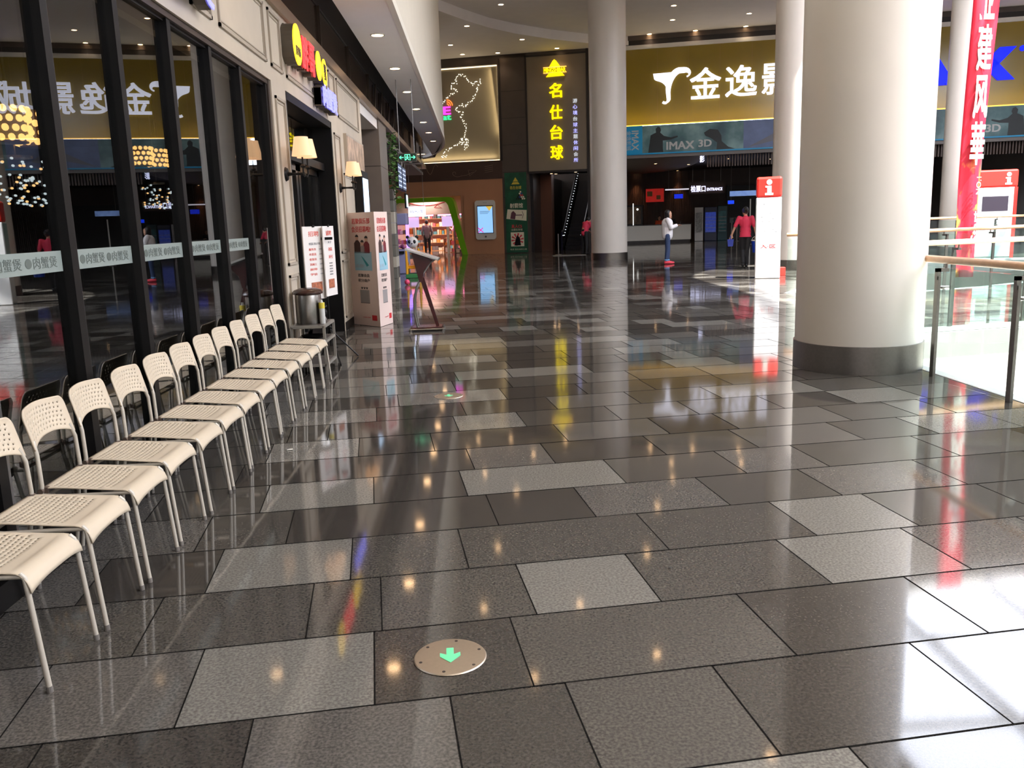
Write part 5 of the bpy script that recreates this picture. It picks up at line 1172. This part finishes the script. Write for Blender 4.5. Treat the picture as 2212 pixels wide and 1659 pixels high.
# ================================================================== FLOOR MARKERS
M_fg = mat('photoluminescent_green', lin(110, 220, 160), .5, emis=lin(90, 215, 150), es=.08)
def marker(x, y, lbl, rot=0.0):
    t = thing('floor_marker', lbl, 'floor marker', (x, y, 0), rot, 'round steel evacuation markers in the floor')
    sdisc = MB().lathe((0, 0, 0), [(.128, .0012), (.125, .005), (.120, .0055)], 64).build('steel_disc', mat('spun_steel', lin(196, 182, 164), .42, 1.0, noise=.03, nscale=60), t, smooth=True)
    m = MB(); 
    for pts in ([(-.013, .052), (.013, .052), (.013, .005), (-.013, .005)], [(-.038, .012), (-.034, .028), (-.013, .008), (-.013, -.02)], [(.038, .012), (.034, .028), (.013, .008), (.013, -.02)]):
        pass
    arrow = [(-.013, .055), (.013, .055), (.013, .008), (.036, .022), (.036, -.004), (0, -.048), (-.036, -.004), (-.036, .022), (-.013, .008)]
    m.prism([(a, b, .006) for a, b in arrow][::-1], (0, 0, .001)); m.build('green_arrow', M_fg, sdisc)
    m = MB()
    for k in range(6): a = k*1.047+.3; m.cone((.108*math.cos(a), .108*math.sin(a), .0055), (.108*math.cos(a), .108*math.sin(a), .0062), .006, n=8)
    m.build('screws', M_dark, sdisc)
marker(-.150, 2.785, 'round steel floor marker with a green arrow, in the foreground', .05)
marker(-.30, 7.42, 'farther round steel floor marker with a green arrow, in front of the lectern', .05)
t = thing('crumb', 'tiny dark crumb on the pale slab', 'litter', (.78, 3.46, .004)); MB().ball((0, 0, 0), (.008, .005, .003), 7, 5).build('bit', M_doorf, t)
t = thing('scrap', 'tiny white scrap on the floor beside the chair legs', 'litter', (-1.36, 5.75, .003)); MB().prism([(0, 0, 0), (.04, .01, 0), (.035, .03, 0), (.005, .02, 0)], (0, 0, .004)).build('paper', M_white, t)

# ================================================================== INFORMATION KIOSKS
M_kr = mat('kiosk_red', lin(226, 46, 36), .35); M_kw = mat('kiosk_white', lin(236, 236, 236), .35)
def kiosk(x, y, rot, lbl, wd, dp, h, screen_side):
    t = thing('information_kiosk', lbl, 'kiosk', (x, y, 0), rot)
    MB().box(-wd/2, wd/2, -dp/2, dp/2, 0, h*.80).build('body', M_kw, t, bevel=.02)
    rh = MB().box(-wd/2-.003, wd/2+.003, -dp/2-.003, dp/2+.003, h*.80, h).build('red_head', M_kr, t, bevel=.05)
    def i_(cx, s):
        yb = -dp/2-.004; m = MB(); zc = h*.9
        m.cone((cx, yb, zc+.11*s), (cx, yb-.006, zc+.11*s), .062*s, n=20)
        m.prism([(cx+a*s, yb, zc+b*s) for a, b in ((-.085, .03), (.05, .03), (.05, -.13), (.09, -.13), (.09, -.18), (-.09, -.18), (-.09, -.13), (-.045, -.13), (-.045, -.01), (-.085, -.01))][::-1], (0, -.006, 0))
        m.build('i_mark', M_white, rh)
    i_(0 if not screen_side else wd*.28, 1.0)
    if screen_side:
        MB().box(-wd*.36, wd*.36, -dp/2-.02, -dp/2, h*.50, h*.735).build('screen_bezel', M_kw, t); MB().box(-wd*.30, wd*.30, -dp/2-.026, -dp/2-.02, h*.53, h*.70).build('dark_screen', mat('screen_off', lin(52, 46, 56), .2), t)
        MB().box(wd*.42, wd/2+.004, -dp/2-.006, -dp/2, 0, h*.8).build('red_edge', M_kr, t)
    else:
        text_mesh('red_print', '入·区', (.34, .09), (0, -dp/2, .74), (1, 0, 0), (0, 0, 1), M_kr, .003, .01, t)
        m = MB(); rnd = random.Random(9)
        for k in range(9): xx = rnd.uniform(-.18, .18); zz_ = rnd.uniform(1.0, 1.8); m.box(xx, xx+.05, -dp/2-.002, -dp/2, zz_, zz_+.008)
        m.build('small_print', M_alu, t)
        MB().box(-wd/2-.006, -wd/2, -dp/2+.03, dp/2-.03, .75, h*.79).build('side_glass', mat('kiosk_side_green', lin(170, 200, 196), .2), t)
kiosk(6.80, 20.0, -.30, 'narrow white kiosk with red head and white i before the sunlit column', .56, .46, 2.31, False)
kiosk(15.28, 25.2, -.30, 'wide white kiosk with red head and dark screen behind the farthest railing', 1.15, .42, 2.52, True)
t = thing('red_box', 'small red box on the floor at the foot of the sunlit column', 'box', (7.35, 20.6, 0)); MB().box(-.08, .08, -.08, .08, 0, .2).build('box', M_kr, t, bevel=.01)
# hanging banner
t = thing('hanging_banner', 'long red vertical banner with white characters and golden swirls hanging in the atrium', 'banner', (9.98, 17.2, 0)); off = (9.98, 17.2, 0)
def red_gold(name):
    m = bpy.data.materials.new(name); m.use_nodes = True; nt = m.node_tree; b = nt.nodes['Principled BSDF']; b.inputs['Roughness'].default_value = .55
    tc = nt.nodes.new('ShaderNodeTexCoord'); mp = nt.nodes.new('ShaderNodeMapping'); mp.inputs['Scale'].default_value = (1, 1, .45); n = nt.nodes.new('ShaderNodeTexNoise'); n.inputs['Scale'].default_value = 3.2; n.inputs['Distortion'].default_value = 1.2
    sx = nt.nodes.new('ShaderNodeSeparateXYZ'); mr = nt.nodes.new('ShaderNodeMapRange'); mr.inputs[1].default_value = 3.0; mr.inputs[2].default_value = 1.2; mr.inputs[3].default_value = 0; mr.inputs[4].default_value = 1
    r_ = nt.nodes.new('ShaderNodeValToRGB'); e = r_.color_ramp.elements; e[0].position = .54; e[0].color = (0, 0, 0, 1); e[1].position = .62; e[1].color = (1, 1, 1, 1)
    mu = nt.nodes.new('ShaderNodeMath'); mu.operation = 'MULTIPLY'; mx = nt.nodes.new('ShaderNodeMix'); mx.data_type = 'RGBA'
    mx.inputs[6].default_value = (*lin(206, 26, 52), 1); mx.inputs[7].default_value = (*lin(236, 150, 60), 1)
    nt.links.new(tc.outputs['Object'], mp.inputs[0]); nt.links.new(mp.outputs[0], n.inputs[0]); nt.links.new(tc.outputs['Object'], sx.inputs[0]); nt.links.new(sx.outputs[2], mr.inputs[0])
    nt.links.new(n.outputs[0], r_.inputs[0]); nt.links.new(r_.outputs[0], mu.inputs[0]); nt.links.new(mr.outputs[0], mu.inputs[1]); nt.links.new(mu.outputs[0], mx.inputs[0]); nt.links.new(mx.outputs[2], b.inputs['Base Color'])
    return m
M_rg = red_gold('banner_red_gold')
vs_ = []; fs = []; N = 40; Wn = 8
for i in range(N+1):
    z = .08+6.6*i/N
    for j in range(Wn+1):
        q = j/Wn; x0, x1 = 9.74, 10.13+.024*z; vs_.append(V(x0+(x1-x0)*q, 17.2+.045*math.sin(q*6.5+z*.5)+.05*math.sin(z*.8), z))
for i in range(N):
    for j in range(Wn): a = i*(Wn+1)+j; fs.append((a, a+1, a+Wn+2, a+Wn+1))
m = MB(off); m.add(vs_, fs); o = m.build('cloth', M_rg, t, smooth=True); o.modifiers.new('thick', 'SOLIDIFY').thickness = .004
for s_, zc, hh in (('建', 4.52, .82), ('风', 3.6, .78), ('華', 2.72, .80), ('业', 5.45, .8)):
    text_mesh('white_character', s_, (.27, hh), (9.96+.008*zc, 17.13, zc), (1, 0, 0), (0, 0, 1), M_white, .01, .03, t, off)
text_mesh('small_print', 'NO.1', (.34, .09), (10.06, 17.12, 1.9), (0, 0, 1), (-1, 0, 0), M_white, .006, .01, t, off)
text_mesh('small_print', 'Start', (.6, .16), (10.05, 17.12, 1.1), (0, 0, 1), (-1, 0, 0), M_white, .006, .02, t, off)
m = MB(off); m.cone((9.7, 17.2, 6.7), (10.35, 17.2, 6.7), .02, n=8); m.cone((9.8, 17.2, 6.7), (9.8, 17.2, 9.85), .005, n=6); m.cone((10.25, 17.2, 6.7), (10.25, 17.2, 9.85), .005, n=6); m.build('top_rod', M_alu, t)
t = thing('arched_sign', 'low white rounded floor sign with an orange mark beyond the glass railing', 'sign', (6.0, 11.6, 0), -.3)
pts = [(-.13, 0, 0), (.13, 0, 0), (.13, 0, .25)]+[(.13*math.cos(a*.314), 0, .25+.13*math.sin(a*.314)) for a in range(1, 10)]+[(-.13, 0, .25)]
MB().prism(pts, (0, .06, 0)).build('panel', M_kw, t); MB().box(-.05, .04, -.004, 0, .05, .12).build('orange_mark', mat('orange_print', lin(240, 150, 70), .5), t)
# ================================================================== PEOPLE
def solid(segs, balls, vox, name, m, parent, extra=None):
    """one continuous skin: tapered limbs and ellipsoids fused by a voxel remesh"""
    mb = MB()
    for a, b, ra, rb in segs:
        mb.cone(a, b, ra, rb, 14); mb.ball(a, ra, 12, 8); mb.ball(b, rb, 12, 8)
    for c, r in balls: mb.ball(c, r, 18, 12)
    tmp = mb.build(name+'_tmp', m)
    md = tmp.modifiers.new('r', 'REMESH'); md.mode = 'VOXEL'; md.voxel_size = vox; md.use_smooth_shade = True
    sm = tmp.modifiers.new('s', 'SMOOTH'); sm.factor = .6; sm.iterations = 4
    dg = bpy.context.evaluated_depsgraph_get(); me = bpy.data.meshes.new_from_object(tmp.evaluated_get(dg)); me.name = name
    bpy.data.objects.remove(tmp, do_unlink=True)
    for p in me.polygons: p.use_smooth = True
    me.materials.clear(); me.materials.append(m)
    o = bpy.data.objects.new(name, me); COL.objects.link(o); o.parent = parent; return o
M_skin = mat('skin', lin(198, 150, 124), .55); M_hair = mat('black_hair', lin(20, 17, 17), .45); M_eye = mat('eye_dark', lin(30, 22, 20), .3); M_lip = mat('lip', lin(160, 84, 80), .5)
def hand_segs(w, d, side, curl=.5, s=1.0):
    """palm + five unequal bent fingers, w wrist, d direction"""
    w, d = Vector(w), Vector(d).normalized(); up = V(0, 0, 1) if abs(d.z) < .8 else V(0, 1, 0)
    sdv = d.cross(up).normalized(); nrm = sdv.cross(d).normalized(); out = []
    pc = w+d*.085*s
    for k in range(4):
        off = sdv*((k-1.5)*.019*s); L = (.068, .078, .073, .058)[k]*s; b = pc+off; out.append((w+off*.6, b, .016*s, .011*s))
        d1 = (d-nrm*curl*.4).normalized(); d2 = (d-nrm*curl*1.1).normalized(); m1 = b+d1*L*.5; out.append((b, m1, .0095*s, .009*s)); out.append((m1, m1+d2*L*.5, .009*s, .0075*s))
    tb = w+d*.03*s+sdv*side*.03*s; tm = tb+(d+sdv*side*.8-nrm*.4).normalized()*.035*s; out.append((w+d*.015, tb, .014*s, .012*s)); out.append((tb, tm, .011*s, .010*s)); out.append((tm, tm+(d*.9-nrm*.5+sdv*side*.2).normalized()*.03*s, .01*s, .008*s))
    return out
def person(name_lbl, loc, rot, J, top_m, leg_m, shoe_m, hair, top_len=.0, sleeve=1.0, vox=.009, loose=.0, stripes=None, cuff=None, skirt=None, group=None):
    t = thing('person', name_lbl, 'person', loc, rot, group)
    P = {k: Vector(v) for k, v in J.items()}
    segs = []; balls = []
    nk, hd = P['neck'], P['head']; up = (hd-nk).normalized(); fw = P['face'].normalized(); rt = fw.cross(V(0, 0, 1)).normalized()
    segs += [(P['pelvis'], P['waist'], .115, .10), (P['waist'], P['chest'], .10, .125), (P['chest'], nk, .10, .052), (nk, hd-up*.03, .05, .048)]
    balls += [(hd, (.078, .095, .115)), (hd+fw*.092-V(0, 0, .01), (.014, .014, .02)), (hd+fw*.055-V(0, 0, .075), (.04, .04, .035))]
    for sg in (-1, 1): balls.append((hd+rt*sg*.078-V(0, 0, .005), (.012, .018, .03)))
    for s in 'LR':
        sg = -1 if s == 'L' else 1
        sh, el, wr = P['sh'+s], P['el'+s], P['wr'+s]; hp, kn, an, to = P['hip'+s], P['kn'+s], P['an'+s], P['to'+s]
        segs += [(P['chest']+(sh-P['chest'])*.4, sh, .07, .05), (sh, el, .046, .036), (el, wr, .036, .026)]
        segs += hand_segs(wr, P.get('hd'+s, wr-el), -sg)
        segs += [(P['pelvis'], hp, .1, .085), (hp, kn, .082, .055), (kn, kn+(an-kn)*.35, .056, .056), (kn+(an-kn)*.35, an, .056, .036), (an, to, .034, .03)]
    solid(segs, balls, vox, 'body', M_skin, t)
    # face
    m = MB()
    for sg in (-1, 1): m.ball(hd+fw*.083+rt*sg*.032+V(0, 0, .012), (.011, .011, .007), 8, 6)
    m.build('eyes', M_eye, t, smooth=True); m = MB(); m.ball(hd+fw*.088-V(0, 0, .05), (.022, .012, .007), 10, 6); m.build('mouth', M_lip, t, smooth=True)
    # top
    L = loose; ts = [(P['waist']-V(0, 0, top_len), P['chest'], .118+L*1.4, .138+L), (P['chest'], nk-up*.035, .12+L*.5, .065)]
    tb = []
    for s in 'LR':
        sh, el, wr = P['sh'+s], P['el'+s], P['wr'+s]; ts.append((P['chest']+(sh-P['chest'])*.4, sh, .08+L*.4, .062+L*.3)); ts.append((sh, sh+(el-sh)*min(1, sleeve*2), .060+L*.4, .052+L*.5))
        if sleeve > .5: ts.append((el, el+(wr-el)*(sleeve-.5)*2*.95, .048+L*.5, .038+L*.5))
        tb.append((P['chest']+(sh-P['chest'])*.45-V(0, 0, .08), (.085+L, .092+L, .15)))
    solid(ts, tb, .012, 'shirt', top_m, t)
    # trousers
    ls = []
    for s in 'LR':
        hp, kn, an = P['hip'+s], P['kn'+s], P['an'+s]; ls += [(P['pelvis'], hp, .118, .1), (hp, kn, .098, .07), (kn, kn+(an-kn)*.9, .07, .056)]
    ls.append((P['pelvis'], P['waist']-(P['waist']-P['pelvis'])*.4, .125, .118)); solid(ls, [], .012, 'trousers', leg_m, t)
    if cuff:
        m = MB()
        for s in 'LR': kn, an = P['kn'+s], P['an'+s]; m.cone(kn+(an-kn)*.84, kn+(an-kn)*.93, .062, .062, 16)
        m.build('rolled_cuff', cuff, t, smooth=True)
    for s in 'LR':
        an, to = P['an'+s], P['to'+s]; d = (to-an); d.z = 0; d.normalize(); h0 = V(an.x, an.y, min(an.z, to.z)+.0)
        solid([(V(an.x, an.y, an.z-.02)-d*.02, V(to.x, to.y, to.z+.012), .048, .036), (V(an.x, an.y, to.z+.01)-d*.03, V(to.x, to.y, to.z+.008)+d*.03, .038, .034)], [], .008, 'shoe', shoe_m, t)
    # hair
    hb = [(hd+V(0, 0, .028)-fw*.02, (.088, .10, .108))]; hs = []
    if hair == 'long':
        hb = [(hd+V(0, 0, .03)-fw*.03, (.088, .098, .10))]; hs = [(hd-fw*.055, hd-fw*.07-V(0, 0, .22), .08, .062), (hd-fw*.07-V(0, 0, .2), hd-fw*.03-V(0, 0, .36), .06, .035)]
        for sg in (-1, 1): hs.append((hd+rt*sg*.06-fw*.02, hd+rt*sg*.07-V(0, 0, .26), .04, .03))
    elif hair == 'bun': hb += [(hd-fw*.11+V(0, 0, .02), (.05, .05, .05))]
    mbh = solid(hs, [(c-fw*.012, r) for c, r in hb], .01, 'hair', M_hair, t)
    return t
def J0(): return dict(pelvis=(0, 0, .93), waist=(0, 0, 1.06), chest=(0, .0, 1.28), neck=(0, .0, 1.45), head=(0, .02, 1.575), face=(0, 1, 0),
    shL=(-.175, 0, 1.385), elL=(-.22, -.02, 1.11), wrL=(-.23, .03, .88), shR=(.175, 0, 1.385), elR=(.22, -.02, 1.11), wrR=(.23, .03, .88), hdL=(0, .1, -1), hdR=(0, .1, -1),
    hipL=(-.09, 0, .90), knL=(-.10, .02, .49), anL=(-.10, 0, .085), toL=(-.11, .15, .03), hipR=(.09, 0, .90), knR=(.10, .02, .49), anR=(.10, 0, .085), toR=(.11, .15, .03))
# woman in white looking at her phone (faces right)
j = J0(); j.update(head=(0, .045, 1.56), neck=(0, .005, 1.44), face=(0, .93, -.35), elL=(-.2, .10, 1.14), wrL=(-.07, .30, 1.20), hdL=(.3, 1, .15), elR=(.2, .10, 1.14), wrR=(.05, .30, 1.21), hdR=(-.3, 1, .15),
    knL=(-.07, .03, .48), anL=(-.06, .02, .085), toL=(-.06, .17, .03), knR=(.07, .0, .48), anR=(.06, -.04, .085), toR=(.06, .11, .03))
person('standing person in white top, rolled jeans and pink shoes looking at a phone', (6.06, 27.35, 0), -math.pi/2-.15, j, mat('white_cotton', lin(232, 228, 230), .7), mat('denim_blue', lin(50, 68, 104), .7), mat('pink_shoe', lin(250, 78, 96), .5), 'long', .16, .95, .008, .04, cuff=mat('cuff_light_blue', lin(120, 170, 214), .7))
ph = thing('mobile_phone', 'dark mobile phone held by the person in white', 'phone', (6.06, 27.35, 0), -math.pi/2-.15); MB().prism([(-.045, .385, 1.19), (.035, .385, 1.19), (.035, .42, 1.33), (-.045, .42, 1.33)], (0, .009, -.002)).build('case', M_doorf, ph)
# cleaner walking away
j = J0(); j.update(chest=(0, .03, 1.28), neck=(0, .05, 1.44), head=(-.01, .07, 1.56), face=(-.45, .9, -.05), elL=(-.29, .0, 1.13), wrL=(-.37, .05, .92), hdL=(-.3, .1, -1), elR=(.25, -.06, 1.12), wrR=(.30, -.03, .88), hdR=(.1, .1, -1),
    knL=(-.07, .10, .50), anL=(-.05, -.10, .11), toL=(-.05, .03, .035), knR=(.05, .06, .49), anR=(.04, .10, .085), toR=(.05, .25, .03))
M_redc = mat('crimson_shirt', lin(208, 46, 78), .7); M_blk = mat('black_trousers', lin(26, 24, 26), .7); M_bsh = mat('black_shoe', lin(18, 17, 17), .4)
cl_ = person('cleaner in a crimson shirt and black trousers walking away with a bucket', (7.55, 24.1, 0), -.30, j, M_redc, M_blk, M_bsh, 'bun', .03, .42, .008, .006)
m = MB(); m.lathe((0, 0, 0), [(.175, .86), (.16, .95), (.148, 1.04), (.14, 1.12)], 24, False); m.build('shirt_hem', M_redc, cl_, smooth=True)
m = MB(); m.tube([(.155*math.cos(a*.314), .125*math.sin(a*.314), 1.02) for a in range(21)], .012, 6); m.build('waist_tie', mat('dark_crimson', lin(150, 30, 54), .7), cl_)
MB().ball((-.01, .05, 1.585), (.092, .10, .09), 16, 10).build('dark_cap', mat('navy_cap', lin(24, 34, 84), .6), cl_, smooth=True)
b = thing('bucket', 'blue bucket with a white rim carried by the cleaner', 'bucket', (7.55+.31*math.cos(-.3)+.02, 24.1-.10, .42))
MB().lathe((0, 0, 0), [(.13, 0), (.17, .32), (.163, .32), (.125, .01)], 28).build('pail', mat('bucket_blue', lin(20, 60, 180), .4), b, smooth=True)
MB().lathe((0, 0, .32), [(.172, 0), (.178, .015), (.17, .03), (.163, .0)], 28).build('rim', M_white, b, smooth=True)
m = MB(); m.tube([(.16*math.cos(a*.314), 0, .33+.13*math.sin(a*.314)) for a in range(11)], .006, 6); m.build('handle', M_white, b)
d_ = thing('dustpan', 'dark blue dustpan held in the left hand of the cleaner', 'dustpan', (7.55-.37*math.cos(-.3)-.02, 24.1+.14, .60)); m = MB(); m.prism([(-.07, 0, 0), (.07, 0, 0), (.09, 0, .2), (-.09, 0, .2)], (0, .03, 0)); m.box(-.012, .012, .005, .025, .2, .30); m.build('pan', mat('dustpan_blue', lin(20, 44, 140), .4), d_)
# person in red behind the middle column
j = J0(); j.update(chest=(0, .12, 1.25), neck=(0, .2, 1.38), head=(0, .30, 1.44), face=(0, .8, -.6), shL=(-.17, .15, 1.32), shR=(.17, .15, 1.32), elL=(-.2, .28, 1.1), wrL=(-.12, .42, .98), elR=(.2, .28, 1.1), wrR=(.12, .42, .98), hdL=(0, 1, -.6), hdR=(0, 1, -.6))
person('person in a red shirt bending forward beside the escalator, half hidden by the round column', (4.62, 37.0, 0), -.9, j, M_redc, M_blk, M_bsh, 'short', .16, .45, .012, .015)
t = thing('floor_mat', 'thin pale mat on the floor before the escalator', 'mat', (3.9, 36.6, 0)); MB().box(-.7, .7, -.3, .3, .0015, .02).build('sheet', M_alu, t, bevel=.004)
t = thing('barrier_post', 'small upright barrier post before the escalator', 'post', (3.55, 37.6, 0)); MB().cone((0, 0, 0), (0, 0, .9), .03, n=10).lathe((0, 0, 0), [(.16, 0), (.16, .02), (.03, .03)], 20).build('post', M_dsteel, t)
# shoppers
def stripes(name, c1, c2):
    m = bpy.data.materials.new(name); m.use_nodes = True; nt = m.node_tree; b = nt.nodes['Principled BSDF']; b.inputs['Roughness'].default_value = .7
    tc = nt.nodes.new('ShaderNodeTexCoord'); wv = nt.nodes.new('ShaderNodeTexWave'); wv.bands_direction = 'Z'; wv.inputs['Scale'].default_value = 8; r_ = nt.nodes.new('ShaderNodeValToRGB'); r_.color_ramp.elements[0].color = (*c1, 1); r_.color_ramp.elements[1].color = (*c2, 1)
    nt.links.new(tc.outputs['Object'], wv.inputs[0]); nt.links.new(wv.outputs[0], r_.inputs[0]); nt.links.new(r_.outputs[0], b.inputs['Base Color']); return m
j = J0(); j.update(face=(0, 1, 0), elL=(-.25, -.03, 1.12), elR=(.25, -.03, 1.12))
person('shopper seen from behind in a striped grey top and black trousers entering the pink shop', (-2.52, 44.6, 0), .1, j, stripes('striped_knit', lin(60, 56, 60), lin(160, 150, 150)), M_blk, M_bsh, 'short', .18, .9, .012, .02)
j = J0(); j.update(elL=(-.22, .12, 1.14), wrL=(-.1, .28, 1.25), elR=(.23, .1, 1.12), wrR=(.12, .26, 1.2), hdL=(0, 1, .3), hdR=(0, 1, .3))
person('shopper in a pink and lilac top holding something inside the pink shop', (-1.05, 45.9, 0), 1.2, j, mat('lilac_top', lin(200, 150, 190), .7, noise=.5, nscale=15), mat('grey_trousers', lin(110, 104, 116), .7), M_bsh, 'bun', .15, .5, .012, .015)
# staff seated behind the counter
def seated(lbl, p, rot, m1):
    j = J0(); j.update(pelvis=(0, -.05, .55), waist=(0, -.03, .68), chest=(0, 0, .90), neck=(0, .04, 1.07), head=(0, .08, 1.19), face=(0, .95, -.3), shL=(-.17, .02, 1.0), shR=(.17, .02, 1.0), elL=(-.23, .12, .78), wrL=(-.1, .33, .82), elR=(.23, .12, .78), wrR=(.1, .33, .82), hdL=(.1, 1, 0), hdR=(-.1, 1, 0),
        hipL=(-.1, -.03, .53), knL=(-.12, .38, .52), anL=(-.12, .36, .09), toL=(-.12, .5, .03), hipR=(.1, -.03, .53), knR=(.12, .38, .52), anR=(.12, .36, .09), toR=(.12, .5, .03))
    person(lbl, p, rot, j, m1, M_blk, M_bsh, 'short', .05, .6, .012, .012)
    t = thing('stool', 'stool under the '+lbl, 'stool', p, rot); MB().lathe((0, -.05, .40), [(.18, 0), (.19, .02), (.18, .045)], 24).cone((0, -.05, .02), (0, -.05, .4), .03, n=10).lathe((0, -.05, 0), [(.2, 0), (.2, .02), (.03, .03)], 24).build('seat', M_doorf, t, smooth=True)
seated('seated cashier in an orange top behind the counter', B(-2.35, 11.9, .22), math.pi-BA+.2, mat('orange_top', lin(226, 84, 40), .6))
seated('seated cashier in a dark top behind the counter', B(-1.65, 12.2, .26), math.pi-BA-.1, mat('dark_top', lin(34, 32, 36), .6))
struct((lambda m: (wb(m, -4.6, -.6, 11.25, 13.5, 0, .215), m.build('trim_20', M_dark))[1])(MB()), 'raised dark floor behind the counter')
